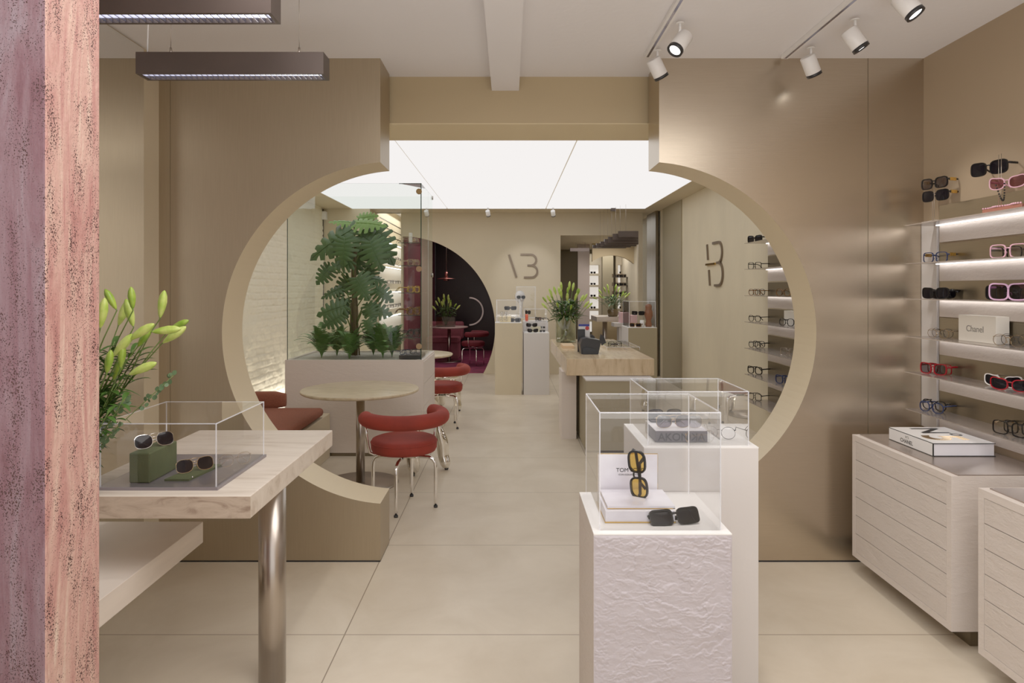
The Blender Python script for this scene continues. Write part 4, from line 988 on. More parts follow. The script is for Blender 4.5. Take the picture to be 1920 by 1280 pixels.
# ferns
def fern_mb(seed, n=20, h=.34):
    rnd = random.Random(seed); m = MB()
    for i in range(n):
        a = rnd.uniform(0, 6.28); sp = rnd.uniform(.25, 1.0)*h*.8; hh = h*rnd.uniform(.75, 1.15)*(1.15-.3*sp/h); D = Vector((math.cos(a), math.sin(a), 0)); sd = Vector((-D.y, D.x, 0)); K = 16; pts = []
        for k in range(K+1):
            t = k/K; pts.append(D*sp*t**1.3+Vector((0, 0, hh*(t*1.5-.55*t*t*(1+sp/h)))))
        m.tube(pts, .0018, 4)
        for k in range(3, K):
            p = pts[k]; T = (pts[k+1]-pts[k]).normalized(); w = .052*math.sin(PI*(k/K)**.8)+.006
            for sg in (-1, 1):
                e = p+sd*sg*w+T*.014; m.add([tuple(p-T*.0065), tuple((p+e)/2-T*.008), tuple(e), tuple((p+e)/2+T*.006), tuple(p+T*.0065)], [(0, 1, 2, 3, 4)])
    return m
for k, (px, Y, lab) in enumerate(((603, 6.2, 'leftmost fern at the foot of the monstera'), (632, 6.4, 'fern behind between the leftmost and centre ones'), (655, 6.12, 'centre fern in front of the monstera stalk'), (718, 6.18, 'wide fern at right below the monstera'), (700, 6.45, 'fern at the back right of the planter'), (735, 6.3, 'fern closest to the vitrine shelves'))):
    b = Vector((wx(px, Y), Y, zt-.012)); r = thing('fern', lab, 'plant', b, k*1.1); r.rotation_euler = (0, 0, 0)
    mb = fern_mb(k+3, 26, .34); mb.build('foliage', M['fern'], r, world=False)

# ------------------------------------------------------------ round tables, chairs
def round_table(x, y, label, rt=.447, rb_=.29, z=.73, top='stone_yellow'):
    r = thing('round_table', label, 'table', (x, y, 0))
    MB().lathe([(rt-.012, z-.024), (rt-.002, z-.018), (rt, z-.008), (rt-.003, z-.001), (rt-.006, z), (0, z)], (x, y, 0), 72).build('tabletop', M[top], r)
    MB().lathe([(.033, .01), (.033, z-.024)], (x, y, 0), 36).build('pole', M['steel'], r)
    MB().lathe([(rb_, 0), (rb_, .008), (rb_-.004, .012), (.05, .014), (0, .014)], (x, y, 0), 64).build('base', M['steel'], r)
round_table(-1.148, 5.1, 'honey travertine round table on steel pole in front of planter')
round_table(-1.12, 7.85, 'second round travertine table beyond the planter cabinet')
def chair_meshes(vel):
    D = {}
    D['seat'] = MB().lathe([(.0, .385), (.19, .385), (.215, .39), (.224, .41), (.226, .45), (.218, .47), (.195, .479), (.1, .483), (0, .484)], (0, 0, 0), 48).mesh('seat', M[vel])
    D['piping'] = MB().tube([(.2255*math.cos(a*PI/24), .2255*math.sin(a*PI/24), .452) for a in range(48)], .004, 6, True).mesh('piping', M[vel])
    pts = []; rs = []; n = 40; Rr = .262; r0 = .05
    for i in range(n+1):
        a = R(-205+230*i/n+0) ; pts.append((Rr*math.cos(a), Rr*math.sin(a), .622))
        e = min(i, n-i)/n*Rr*R(230); rs.append(r0*math.sqrt(max(.05, 1-(1-min(1, e/r0))**2)))
    D['back'] = MB().tube(pts, rs, 18).mesh('backrest', M[vel])
    for k in range(4):
        a = k*PI/2; c, s_ = math.cos(a), math.sin(a); path = [(0, .345), (.12, .345), (.17, .343), (.2, .33), (.216, .305), (.22, .27), (.22, .1), (.22, .012)]
        D['leg', k] = MB().tube([(q*c, q*s_, z) for q, z in path], .0125, 12).mesh('leg', M['chrome'])
        D['foot', k] = MB().lathe([(.014, 0), (.014, .014)], (.22*c, .22*s_, 0), 14).mesh('foot_cap', M['blackmatt'])
    D['hub'] = MB().lathe([(.05, .357), (.05, .385)], (0, 0, 0), 24).tube([(0, -.2, .38), (0, .2, .38)], .01, 8).mesh('hub', M['chrome'])
    for k, aa in enumerate((-200, 20)):
        a = R(aa+(12 if k == 0 else -12)); c, s_ = math.cos(a), math.sin(a)
        D['sup', k] = MB().tube([(.12*c, .12*s_, .378), (.21*c, .21*s_, .38), (.238*c, .238*s_, .395), (.25*c, .25*s_, .44), (.262*c, .262*s_, .52), (.263*c, .263*s_, .585)], .009, 8).mesh('arm_tube', M['chrome'])
    D['sup', 2] = MB().tube([(0, -.12, .378), (0, -.225, .378), (0, -.245, .40), (0, -.255, .5), (0, -.262, .58)], .009, 8).mesh('arm_tube', M['chrome'])
    return D
def chair(D, x, y, rz, label, legrot=0):
    r = thing('tub_chair', label, 'chair', (x, y, 0), rz)
    inst('seat', D['seat'], r); inst('piping', D['piping'], r); inst('backrest', D['back'], r); inst('hub', D['hub'], r)
    for k in range(4):
        l = inst('leg', D['leg', k], r); l.rotation_euler = (0, 0, legrot-rz); f = inst('foot_cap', D['foot', k], l)
    for k in range(2): inst('arm_tube', D['sup', k], r)
CH = chair_meshes('velvet'); CD = chair_meshes('velvet_dark')
chair(CH, -.725, 4.56, R(33), 'rust red velvet tub chair on chrome legs, nearest the camera', R(-5))
chair(CH, -.735, 7.2, R(30), 'rust red velvet tub chair half hidden by the planter corner', R(-35))
chair(CD, wx(887, 12.9), 12.9, R(80), 'crimson velvet tub chair in the dark round-doored room', R(20))
def blob_stool(x, y, rot, label):
    r = thing('chrome_stool', label, 'stool', (x, y, 0), rot)
    MB().lathe([(0, .40), (.13, .395), (.185, .40), (.20, .425), (.185, .455), (.1, .462), (0, .458)], (0, 0, 0), 36).build('seat', M['chromeblob'], r, world=False)
    for k in range(3):
        a = R(90+120*k); c, s_ = math.cos(a), math.sin(a); pts = []; rs = []
        for i in range(22):
            t = i/21; z = .41*(1-t); q = .115+.07*t+.012*math.sin(t*9+k*2); pts.append((q*c+.01*math.sin(t*8+k), q*s_+.01*math.cos(t*7+k), z*.96+.016)); rs.append((.040+.005*math.sin(t*9+k*1.7)+.014*t)*(1 if t < .85 else math.sqrt(max(.1, 1-((t-.85)/.15)**2))))
        MB().tube(pts, rs, 16).build('leg', M['chromeblob'], r, world=False)
        MB().lathe([(.014, 0), (.02, .014)], (.185*c, .185*s_, 0), 12).build('foot_cap', M['blackmatt'], r, world=False)
blob_stool(-.705, 5.46, R(38), 'mirror polished stool with blobby melting legs behind nearest chair')
blob_stool(-.80, 8.15, R(20), 'mirror polished stool with blobby legs behind the second red chair')
# banquette
r = thing('bench_seat', 'brown wool upholstered bench with rounded low back at the left', 'bench', (-2.0, 5.3, 0))
MB().box(-2.55, -1.60, 4.62, 5.90, 0, .39, .004).build('base', M['cream'], r)
m = MB(); m.box(-2.40, -1.60, 4.75, 5.72, .40, .475, .035); m.build('seat', M['boucle'], r)
pts = [(-2.40, 4.8), (-2.43, 5.3), (-2.36, 5.6), (-2.2, 5.72), (-2.02, 5.74), (-1.94, 5.735)]
m = MB(); vs = []; 
def backrest():
    m = MB(); P = []
    import bisect
    K = 30; 
    cum = [0]
    for i in range(1, len(pts)): cum.append(cum[-1]+math.dist(pts[i], pts[i-1]))
    for k in range(K+1):
        d = cum[-1]*k/K; i = min(len(pts)-2, max(0, bisect.bisect_right(cum, d)-1)); q = (d-cum[i])/(cum[i+1]-cum[i]); P.append((pts[i][0]*(1-q)+pts[i+1][0]*q, pts[i][1]*(1-q)+pts[i+1][1]*q, .53))
    n = 18; vs = []
    for k, p in enumerate(P):
        q = P[min(k+1, K)]; o_ = P[max(k-1, 0)]; tx, ty = q[0]-o_[0], q[1]-o_[1]; l_ = math.hypot(tx, ty); nx, ny = -ty/l_, tx/l_
        e = min(k, K-k); sc_ = (.55, .85, .97)[e] if e < 3 else 1
        for i in range(n):
            a = 2*PI*i/n; u = .045*math.copysign(abs(math.cos(a))**.6, math.cos(a))*sc_; v = .075*math.copysign(abs(math.sin(a))**.6, math.sin(a))*(sc_ if e else .75)
            vs.append((p[0]+nx*u, p[1]+ny*u, .535+v))
    fs = [(k*n+i, k*n+(i+1) % n, (k+1)*n+(i+1) % n, (k+1)*n+i) for k in range(K) for i in range(n)]+[tuple(range(n))[::-1], tuple(K*n+i for i in range(n))]
    m.add(vs, fs, True); return m
backrest().build('backrest', M['boucle'], r)

# ------------------------------------------------------------ counter
r = thing('reception_counter', 'long polished travertine counter with thick slab top', 'counter', (.96, 7.4, 0))
MB().box(.546, 1.38, 6.3, 8.75, .672, .832, .003).build('countertop', M['stone_counter'], r)
MB().box(.523, .668, 6.6, 6.97, 0, .672).build('leg_panel', M['planter'], r)
MB().box(.70, 1.34, 6.97, 8.5, 0, .672).build('body', M['cream'], r)
r = thing('low_cabinet', 'low cream cabinet with pale top under the counter end', 'cabinet', (1.0, 6.3, 0))
MB().box(.70, 1.34, 6.05, 6.96, .02, .655).build('body', M['grey_side'], r)
MB().box(.70, 1.34, 6.045, 6.96, .655, .668).build('top', M['white_side'], r)
MB().box(.71, 1.33, 6.06, 6.95, 0, .02).build('plinth', M['bronze'], r)
vb = Vector((wx(1061, 8.3), 8.3, .833))
r = thing('glass_vase', 'tall clear glass vase of lilies on the counter', 'vase', vb)
MB().lathe([(.12, 0), (.125, .01), (.125, .33), (.121, .33), (.121, .015), (0, .012)], vb, 40).build('glass', M['glass_water'], r)
bouquet('big bunch of yellow green lilies in the counter vase', vb+Vector((0, 0, .05)), .56, .60, 24, 1.15, 3, leafn=260)
tag(MB().box(wx(1053, 7.6), wx(1074, 7.6), 7.4, 7.75, .832, .862, .002).build('card_tray', mat('pale_wood', S(222, 190, 150), .5)), 'small pale wooden card tray on the counter', 'tray')
r = thing('payment_terminal', 'black card terminal with curved sides on the counter', 'card terminal', (wx(1105, 6.75), 6.75, .832))
Yt = 6.75
MB().prism_xz([(wx(1090, Yt), .833), (wx(1088, Yt), .93), (wx(1092, Yt), .985), (wx(1100, Yt), 1.0), (wx(1124, Yt), .975), (wx(1127, Yt), .955), (wx(1122, Yt), .833)], Yt, Yt+.22).build('body', M['blackmatt'], r)
MB().prism_xz([(wx(1092, Yt), .834), (wx(1092, Yt), .89), (wx(1100, Yt), .905), (wx(1115, Yt), .885), (wx(1121, Yt), .85), (wx(1121, Yt), .834)], Yt-.03, Yt).build('base', M['black'], r)
for px in (1113, 1131):
    MB().prism_xz([(wx(px-6, Yt+.2), .96), (wx(px-4, Yt+.2), 1.02), (wx(px+2, Yt+.2), 1.0), (wx(px+6, Yt+.2), .93), (wx(px-2, Yt+.2), .9)], Yt+.221, Yt+.26).build('side_wing', M['blackmatt'], r)
r = thing('leaflet_holder', 'black leaflet holder with blue and white leaflet and red dot', 'leaflet holder', (wx(1090, 7.0), 7.0, .832))
MB().box(wx(1083, 7), wx(1097, 7), 7.0, 7.02, .832, wz(617, 7)).build('holder', M['blackmatt'], r)
MB().box(wx(1084, 7.1), wx(1105, 7.1), 7.05, 7.06, .832, wz(611, 7.1)).build('leaflet', M['white'], r)
MB().box(wx(1084, 7.1), wx(1104, 7.1), 7.048, 7.06, wz(611, 7.1), wz(607, 7.1)).build('blue_header', M['bluecard'], r)
MB().lathe([(.021, -.002), (.021, 0)], (wx(1101, 7.05), 7.05, wz(615, 7.05)), 20, axis=(0, 1, 0)).build('red_dot', M['redcard'], r)
case('acrylic_display_case', 'flat low acrylic case on the counter right side', wx(1128, 7.6), wx(1187, 7.6), 7.2, 8.1, .833, .865, t=.003)
glasses('eyeglasses lying in the flat acrylic case on the counter', (1.2, 7.5, .834), 10, 'square', 'black', 'lens_clear', folded=True, sc=1.2)

# ------------------------------------------------------------ far pedestals
def pcol(label, px0, px1, pyt, Y, dep, m1='cream', m2='white_side', case_top=None, clabel=None):
    x0, x1, z = wx(px0, Y), wx(px1, Y), wz(pyt, Y); pedestal(label, x0, x1, Y, Y+dep, z, m1, m2)
    if case_top: case('acrylic_display_case', clabel, x0+.02, x1-.02, Y+.02, Y+dep-.02, z+.001, wz(case_top, Y), t=.004)
    return x0, x1, z
a = pcol('beige column pedestal, left of the pair under the wall logo', 928, 978, 605, 9.35, .38, 'cream', 'white_side', 562, 'clear acrylic case on the beige column pedestal')
b = pcol('shorter white column pedestal, right of the pair under the logo', 982, 1030, 624, 9.35, .36, 'white_side', 'white_side', 603, 'small acrylic case on the shorter white column pedestal')
c = pcol('taller pedestal behind the shorter white column', 980.5, 1028, 602, 9.8, .36, 'white_side', 'white_side', 579, 'acrylic case on the pedestal behind the shorter white column')
d = pcol('rear pedestal against the far wall below the logo', 966, 1007, 596, 10.6, .36, 'cream', 'white_side', 537, 'tall acrylic case around the white mannequin head')
r = thing('mannequin_head', 'white egg-shaped mannequin head on thin neck wearing sunglasses', 'mannequin', (wx(976, 10.75), 10.75, d[2]))
hx = wx(975, 10.75)
MB().ball((hx, 10.75, wz(556, 10.75)), .088, 28, (.95, 1, 1.12)).build('head', M['white'], r)
m = MB(); m.tube([(hx+.02, 10.75, d[2]+.002), (hx+.015, 10.75, wz(585, 10.75)), (hx+.02, 10.74, wz(570, 10.75)), (hx+.01, 10.75, wz(562, 10.75))], [.03, .022, .026, .05], 16); m.lathe([(.06, 0), (.055, .012)], (hx+.02, 10.75, d[2]), 24); m.build('neck', M['white'], r)
MB().lathe([(.02, 0), (.012, .03), (.004, .045)], (hx+.02, 10.655, wz(561, 10.75)), 12, axis=(.2, -1, .1)).build('nose', M['white'], r)
glasses('dark sunglasses worn by the white mannequin head', (hx+.015, 10.64, wz(560, 10.75)), 8, 'aviator', 'black', 'lens_dark', sc=1.05)
def prop(label, px, py, Y, st, fm, lm, sc=1.2, rz=0, fold=True):
    return glasses(label, (wx(px, Y), Y, wz(py, Y)), rz, st, fm, lm, folded=fold, sc=sc)
zP1, zP2, zP3 = a[2]+.002, b[2]+.002, c[2]+.002
tag(MB().box(wx(937, 9.5), wx(958, 9.5), 9.5, 9.53, zP1, wz(592, 9.5), .002).build('display_block', mat('cream_block', S(232, 214, 170), .6)), 'small cream display block in the beige pedestal case', 'block')
tag(MB().box(wx(946, 9.62), wx(968, 9.62), 9.6, 9.64, zP1, wz(581.5, 9.62), .002).build('riser', M['glass']), 'clear riser holding square sunglasses in the beige pedestal case', 'riser')
g = prop('square dark sunglasses highest in the beige pedestal case', 957, 581.3, 9.62, 'rect', 'f_grey', 'lens_dark')
g = prop('square dark sunglasses low at right in the beige pedestal case', 965, 604, 9.5, 'rect', 'f_grey', 'lens_dark'); g.location.z = zP1
for px, n_ in ((940.5, 'left'), (948.5, 'right')):
    g = prop('black round eyeglasses stood on end on the cream block, '+n_+' one', px, 604, 9.44, 'round', 'black', 'lens_clear', 1.15)
    g.rotation_euler = (0, R(90), 0); g.location.z = zP1+.075*1.15; g.location.x -= .025
tag(MB().lathe([(.022, 0), (.022, .095)], (wx(987.5, 9.95), 9.95, zP3), 20).build('orange_cylinder', M['orange']), 'bright orange cylinder block in the case behind', 'block')
g = prop('black sunglasses resting on the orange cylinder', 989, 592, 9.95, 'bold', 'black', 'lens_dark', 1.0, -60); g.location.z = zP3+.096
g = prop('slim grey sunglasses leaning at the right of orange cylinder', 1008, 602, 9.95, 'rect', 'f_grey', 'lens_smoke', 1.1, -60, False); g.location.z = zP3
tag(MB().box(wx(996, 9.55), wx(1014, 9.55), 9.55, 9.58, zP2, wz(612, 9.55), .002).build('display_block', mat('pale_block', S(226, 220, 190), .6)), 'pale block in the shorter white pedestal case', 'block')
g = prop('black cat-eye sunglasses high in the shorter pedestal case', 997, 613, 9.48, 'cat', 'black', 'lens_dark', 1.15, 0); g.location.z = wz(613, 9.48)
g = prop('black sunglasses flat at the bottom of the shorter pedestal case', 999, 624, 9.42, 'cat', 'black', 'lens_dark', 1.1, 0); g.location.z = zP2
g = prop('brown sunglasses at lower right in the shorter pedestal case', 1017, 624, 9.5, 'aviator', 'black', 'lens_dark', .6, 0); g.location.z = zP2
g = prop('brown sunglasses at upper right in the shorter pedestal case', 1017, 616, 9.56, 'aviator', 'black', 'lens_dark', .6, 0); g.location.z = wz(615.5, 9.56)

# pedestal with wooden sculpture
Yp = 9.5
pedestal('beige pedestal with wooden sculpture near the far right corner', wx(1178, Yp), wx(1232, Yp), Yp, Yp+.55, wz(614, Yp), 'grey_side', 'white_side')
zp = wz(614, Yp)
case('acrylic_display_case', 'acrylic case around the wooden sculpture near the far right corner', wx(1180, Yp), wx(1230, Yp), Yp+.02, Yp+.53, zp+.001, wz(565, Yp), t=.004)
sx_ = wx(1216, 9.7)
tag(MB().lathe([(.045, 0), (.05, .03), (.035, .09), (.045, .12), (.062, .17), (.06, .22), (.045, .26), (.05, .29), (.048, .31), (.03, .33), (0, .335)], (sx_, 9.7, zp+.001), 24).build('wooden_sculpture', M['wood']), 'rounded brown wooden sculpture in the far right case', 'sculpture')
tag(MB().lathe([(.032, 0), (.032, .1)], (wx(1204, 9.65), 9.65, zp+.001), 20).build('candle_block', M['white']), 'white cylinder beside the wooden sculpture', 'block')
glasses('dark sunglasses raised at left of the wooden sculpture', (wx(1196, 9.68), 9.68, zp+.17), -30, 'rect', 'black', 'lens_dark', sc=1.3)
glasses('brown sunglasses below the raised pair by the wooden sculpture', (wx(1191, 9.6), 9.6, zp+.002), -30, 'rect', 'f_tort', 'lens_dark', sc=1.2)
tag(MB().tube([(wx(1196, 9.7), 9.72, zp), (wx(1196, 9.7), 9.72, zp+.18)], .003, 6).build('display_rod', M['steel']), 'thin steel rod holding sunglasses beside the wooden sculpture', 'stand')

# ------------------------------------------------------------ staggered pendants by the far wall
n_ = 0
bars = [(1160, 1197, 433, 444), (1149.5, 1197, 438, 449), (1141, 1197, 443.5, 454.5), (1133.5, 1197, 448, 458), (1126, 1193, 452.5, 461), (1118.5, 1183, 456, 463.5), (1112, 1174, 459, 465)]
for k, (x0, x1, y0_, y1_) in enumerate(bars):
    Y = 10.4+k*.16; r = thing('linear_pendant_lamp', 'dark bronze bar pendant in the staggered cluster by the far header', 'ceiling lamp', (wx((x0+x1)/2, Y), Y, wz(y1_, Y)), 0, 'staggered bar pendants')
    MB().box(wx(x0, Y), wx(x1, Y), Y, Y+.07, wz(y1_, Y), wz(y0_, Y)).build('housing', M['bronze'], r)
    MB().tube([(wx(x0+14, Y), Y+.035, wz(y0_, Y)), (wx(x0+14, Y), Y+.035, HB)], .0018, 5).build('suspension_cable', M['steel'], r)
tag(MB().box(wx(1146, 10.9), wx(1155, 10.9), 10.9, 10.97, HB-.05, HB).build('ceiling_rose', M['bronze']), 'small dark ceiling box above the staggered bar pendants', 'ceiling box')

# ------------------------------------------------------------ reflected alcove niches (left, beyond), built solid
X = -2.43
for i in range(4):
    zt_, zb_ = 2.37-.47*i, 2.07-.475*i
    r = thing('display_niche', ['top', 'second', 'third', 'lowest'][i]+' lit white wall niche with glasses beyond the vitrine', 'niche', (X, 13.8, zb_))
    m = MB().box(X, X+.2, 12.3, 14.84, zb_-.10, zb_); m.build('shelf', M['niche'], r)
    MB().box(X, X+.2, 14.84, 14.88, zb_-.1, zt_+.05).build('side_wall', M['niche'], r)
    MB().box(X+.001, X+.012, 12.3, 14.84, zb_, zt_).build('back_panel', M['niche'], r)
    MB().box(X+.1, X+.12, 12.3, 14.84, zt_-.0, zt_+.012).build('led_strip', emit('niche_led', (1, .97, .95), 6), r)
    for j, y in enumerate((12.9, 13.5, 14.1, 14.6)):
        glasses('small dark eyeglasses on a lit niche shelf beyond the vitrine', (X+.12, y, zb_+.001), 60, 'square', ['black', 'f_grey'][j % 2], 'lens_clear', sc=1.35, group='glasses in the lit niches')
m = MB()
for z in (2.83, 2.69, 2.55, 2.41): m.box(X-.001, X+.004, 12.4, 14.9, z, z+.018)
struct(m.build('trim_5', M['bronze']))
r = thing('wall_speaker', 'small white wall speaker with black cable in the back left corner', 'speaker', (-3.05, 10.9, 2.68))
Ys = 10.9
MB().box(wx(601.5, Ys), wx(611, Ys), Ys-.02, Ys+.09, wz(411, Ys), wz(396, Ys), .006).build('housing', M['white'], r)
MB().tube([(wx(603.5, Ys), 10.97, wz(391, Ys)), (wx(603.5, Ys), 10.97, wz(396, Ys))], .008, 6).tube([(wx(603.5, Ys), 10.97, wz(411, Ys)), (wx(604, Ys), 10.97, 1.7), (wx(603, Ys), 10.97, .3)], .009, 6).build('cable', M['blackmatt'], r)

# ------------------------------------------------------------ dark round-doored room
Y = 13.5
r = thing('pedestal_table', 'pale oval table on steel pole in the dark rose room', 'table', (wx(842, Y), Y, 0))
MB().lathe([(.37, .70), (.39, .715), (.39, .725), (.38, .73), (0, .73)], (wx(842, Y), Y, 0), 48).build('tabletop', mat('rose_stone', S(196, 168, 160), .3, var=.15, vscale=5), r)
MB().lathe([(.035, .02), (.035, .70)], (wx(842, Y), Y, 0), 24).build('pole', M['steel'], r)
MB().lathe([(.25, .015), (.25, .022), (0, .025)], (wx(842, Y), Y, 0), 36).build('base', M['steel'], r)
vb = Vector((wx(836, 13.4), 13.4, .7305))
tag(MB().box(vb.x-.19, vb.x+.19, 13.3, 13.5, .731, .93).build('glass_trough', M['smoke']), 'square clear trough vase on the dark room table', 'vase')
bouquet('yellow lily arrangement in the square trough in dark room', vb+Vector((0, 0, .02)), .42, .52, 14, 1.3, 9, leafn=70)
r = thing('sofa', 'dusky pink sofa against the left of the dark round-doored room', 'sofa', (-1.2, 14.4, 0))
MB().box(-1.75, wx(860, 14), 13.9, 14.6, .02, .36, .01).build('base', M['velvet_pink'], r)
MB().box(-1.75, wx(861, 14), 13.85, 14.5, .36, .47, .03).build('seat', M['velvet_pink'], r)
MB().box(-1.75, wx(866, 14), 14.45, 14.65, .40, .78, .05).build('backrest', M['velvet_pink'], r)
r = thing('pendant_lamp', 'copper disc pendant lamp hanging in the dark round-doored room', 'ceiling lamp', (wx(837, 13.5), 13.5, 1.7))
c_ = (wx(837, 13.5), 13.5, 0); z = wz(523, 13.5)
MB().lathe([(.19, z), (.17, z+.012), (.05, z+.03), (.03, z+.05)], c_, 36).build('shade', M['copper'], r)
MB().lathe([(.03, z+.03), (.03, z+.14), (.01, z+.15)], c_, 16).lathe([(.06, z-.03), (.05, z)], c_, 20).build('body', M['copper'], r)
MB().tube([(c_[0], 13.5, z+.15), (c_[0], 13.5, 2.75)], .004, 6).build('cable', M['steel'], r)
cc = (wx(880, 15.5), 15.5, wz(583.5, 15.5)); rr0 = 25.5*15.5/F
tag(MB().tube([(cc[0]+rr0*math.cos(R(a)), 15.5, cc[2]+rr0*math.sin(R(a))) for a in range(-90, 91, 6)], .018, 8).build('arch_reflection', mat('reflection_glow', S(200, 180, 170), .3, .6, emis=.15)), 'thin pale half-circle reflection of the arch edge in the dark room', 'reflection')  # reflection of the arch edge, modelled as a faintly glowing tube

# ------------------------------------------------------------ far right room contents: mirror reflection built solid
Yr = 12.6
r = thing('display_table', 'travertine slab table with lilies in the reflected far right room', 'table', (2.0, 12.7, 0))
MB().box(wx(1119, Yr), wx(1192, Yr), Yr, Yr+.9, wz(603, Yr), wz(594, Yr), .003).build('tabletop', M['stone'], r)
MB().cyl((wx(1134, Yr+.2), Yr+.2, 0), .045, 0, wz(603, Yr), 24).build('leg', M['steel'], r)
r = thing('low_table', 'white low slab table with pink boxes in reflected far right room', 'table', (2.1, 12.3, 0))
MB().box(wx(1150, 12.2), 2.25, 12.1, 12.45, wz(612, 12.2), wz(605, 12.2)).build('tabletop', M['white_side'], r)
MB().box(wx(1160, 12.2), 2.2, 12.15, 12.4, 0, wz(612, 12.2)).build('base', M['white_side'], r)
zb_ = wz(605, 12.2)
for q, (p0, p1, t_) in enumerate(((1163, 1180, .19), (1181, 1196, .14))):
    tag(MB().box(wx(p0, 12.2), wx(p1, 12.2), 12.15, 12.4, zb_, zb_+t_, .002).build('gift_box', M['pinkbox']), ['taller pale pink box on the far low table', 'shorter pale pink box on the far low table'][q], 'box')
vb = Vector((wx(1149, Yr+.15), Yr+.15, wz(594, Yr)+.001)); 
tag(MB().lathe([(.08, 0), (.1, .02), (.105, .12), (.085, .15), (.081, .15), (.1, .12), (.095, .03), (0, .02)], vb, 28).build('glass_vase', mat('brown_glass', S(110, 92, 60), .1, spec=.8)), 'brown glass bowl vase in the reflected far right room', 'vase')
bouquet('bushy lily bunch in the brown bowl in reflected far right room', vb+Vector((0, 0, .06)), .62, .44, 18, 1.2, 5, leafn=110)
for ci, (p0, p1) in enumerate(((1100, 1122), (1156, 1174), (1184, 1199))):
    Yn = 15.4; r = thing('lit_display_unit', ['leftmost', 'middle', 'rightmost'][ci]+' lit white niche column behind the far arch', 'display unit', (wx((p0+p1)/2, Yn), Yn, .6))
    xx0, xx1 = wx(p0, Yn), wx(p1, Yn)
    rows = [(497, 513), (517, 534), (540, 556), (562, 578), (584, 598)]
    m = MB().box(xx0-.05, xx0, Yn-.2, Yn, .5, 2.3).box(xx1, xx1+.05, Yn-.2, Yn, .5, 2.3)
    for a_, b_ in rows: m.box(xx0, xx1, Yn-.2, Yn, wz(b_, Yn)-.05, wz(b_, Yn))
    m.box(xx0, xx1, Yn-.2, Yn, wz(497, Yn), 2.3); m.build('frame', M['cream'], r)
    MB().box(xx0, xx1, Yn, Yn+.02, .5, 2.3).build('back_panel', mat('lit_back', S(240, 236, 230), .6, emis=.55), r)
    for k, (a_, b_) in enumerate(rows[:4]):
        glasses('tiny dark glasses in a lit niche behind the far arch', (xx0+(xx1-xx0)*.5, Yn-.1, wz(b_, Yn)+.001), 0, 'square', 'black', 'lens_dark', sc=.9, group='glasses behind the far arch')
struct(MB().box(wx(1130, 15), wx(1150, 15), 15, 15.2, 0, 2.43).build('trim_6', M['grey_side']))
for k, py in enumerate((520, 536, 553, 590)):
    Yq = 14.4; r = thing('floating_shelf', ['highest', 'second', 'third', 'lowest'][k]+' smoked floating shelf behind the far arch', 'shelf', (wx(1165, Yq), Yq, wz(py, Yq)))
    MB().box(wx(1150, Yq), wx(1181, Yq), Yq, Yq+.2, wz(py, Yq), wz(py, Yq)+.012).build('plate', M['bronze'], r)
    MB().box(wx(1150, Yq), wx(1181, Yq), Yq+.19, Yq+.2, wz(py, Yq)+.012, wz(py, Yq)+.08).build('back_lip', M['smoke'], r)
    for q in (1162, 1170): glasses('dark sunglasses on a floating shelf behind the far arch', (wx(q, Yq), Yq+.08, wz(py, Yq)+.013), 0, 'bold', 'black', 'lens_dark', sc=.8, group='sunglasses on far floating shelves')
tag(MB().box(wx(1069, 13.5), wx(1105, 13.5), 13.5, 13.56, wz(471, 13.5), wz(465, 13.5)).box(wx(1080, 13.5), wx(1080.3, 13.5), 13.52, 13.53, wz(466, 13.5), 2.44).box(wx(1097, 13.5), wx(1097.3, 13.5), 13.52, 13.53, wz(466, 13.5), 2.44).build('bar_lamp', M['bronze']), 'single dark bar lamp before the mauve panel in reflected far room', 'ceiling lamp')

# ------------------------------------------------------------ lights
def area(name, loc, rot, sx, sy, p, col=(1, .965, .94)):
    l = bpy.data.lights.new(name, 'AREA'); l.shape = 'RECTANGLE'; l.size = sx; l.size_y = sy; l.energy = p; l.color = col
    o = bpy.data.objects.new(name, l); C.objects.link(o); o.location = loc; o.rotation_euler = rot; return o
def spotl(name, loc, tgt, p, ang=50, col=(1, .93, .86), rad=.04, blend=.6):
    l = bpy.data.lights.new(name, 'SPOT'); l.energy = p; l.spot_size = R(ang); l.spot_blend = blend; l.shadow_soft_size = rad; l.color = col
    o = bpy.data.objects.new(name, l); C.objects.link(o); o.location = loc; o.rotation_euler = (Vector(tgt)-Vector(loc)).to_track_quat('-Z', 'Y').to_euler(); return o
area('fill_camera_side', (.2, -1.3, 1.5), (R(94), 0, 0), 4.6, 2.6, 24, (1, .975, .97))  # added fill from behind the camera, no window modelled
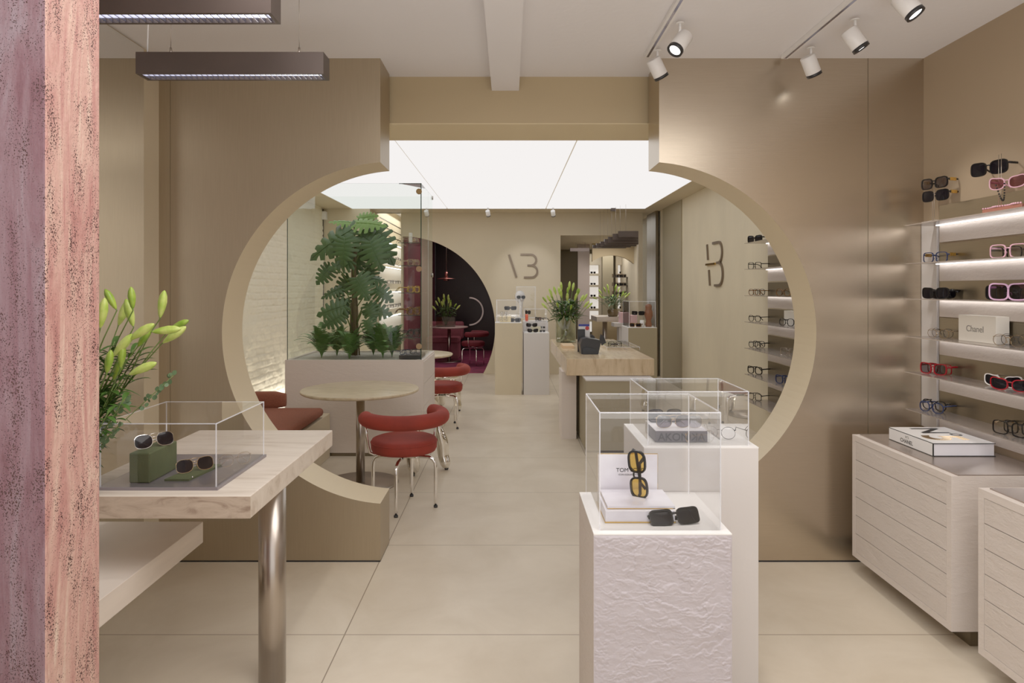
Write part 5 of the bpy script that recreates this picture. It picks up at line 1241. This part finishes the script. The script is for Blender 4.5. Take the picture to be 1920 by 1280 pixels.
area('fill_overhead', (.3, 1.2, 2.66), (0, 0, 0), 2.6, 1.6, 46)  # added overhead fill out of view, no fixture belongs to it
area('fill_upward', (.2, -.6, .7), (R(180), 0, 0), 3.0, 1.2, 50)  # added upward fill behind the camera to brighten the ceiling
area('alcove_light', (-2.2, 13.5, 3.0), (0, 0, 0), .4, 2.5, 14)
area('dark_room_light', (-.6, 13.2, 2.7), (0, 0, 0), 1.5, 1.5, 16, (1, .8, .78))
area('far_room_light', (1.7, 12.8, 2.4), (0, 0, 0), 1.2, 1.2, 18)
area('far_arch_light', (2.1, 14.6, 2.4), (0, 0, 0), .8, .6, 8)
spotl('spot_a', (.76, 2.95, 2.6), (.55, 2.3, .9), 26, 55)
spotl('spot_b', (1.55, 3.3, 2.6), (2.2, 3.1, 1.3), 18, 70)
spotl('spot_c', (1.5, 2.6, 2.6), (2.1, 2.9, .7), 16, 60)
spotl('spot_d', (-.6, 2.2, 2.6), (-1.15, 2.6, .8), 20, 60)
spotl('spot_logo', (wx(995, 10.2), 9.9, 2.75), (wx(990, 11.6), 11.6, 1.62), 26, 42, (.95, .95, 1), .03, .7)
spotl('spot_logo_low', (.5, 9.0, 2.75), (.35, 9.6, .9), 20, 60)
w = bpy.data.worlds.new('world'); bpy.context.scene.world = w; w.use_nodes = True
bg = w.node_tree.nodes['Background']; bg.inputs[0].default_value = (1, .975, .96, 1); bg.inputs[1].default_value = .5

# ------------------------------------------------------------ camera
cd = bpy.data.cameras.new('camera'); cam = bpy.data.objects.new('camera', cd); C.objects.link(cam)
cam.location = (0, 0, H0); cam.rotation_euler = (R(90), 0, 0)
cd.sensor_width = 36; cd.lens = 36*F/1920; cd.shift_x = (960-VX)/1920; cd.shift_y = (VY-640)/1920; cd.clip_start = .05
bpy.context.scene.camera = cam
sc = bpy.context.scene
sc.view_settings.view_transform = 'Standard'; sc.view_settings.look = 'None'; sc.view_settings.exposure = 0; sc.view_settings.gamma = 1.18
sc.cycles.transparent_max_bounces = 24; sc.cycles.max_bounces = 8; sc.cycles.diffuse_bounces = 5; sc.cycles.glossy_bounces = 4
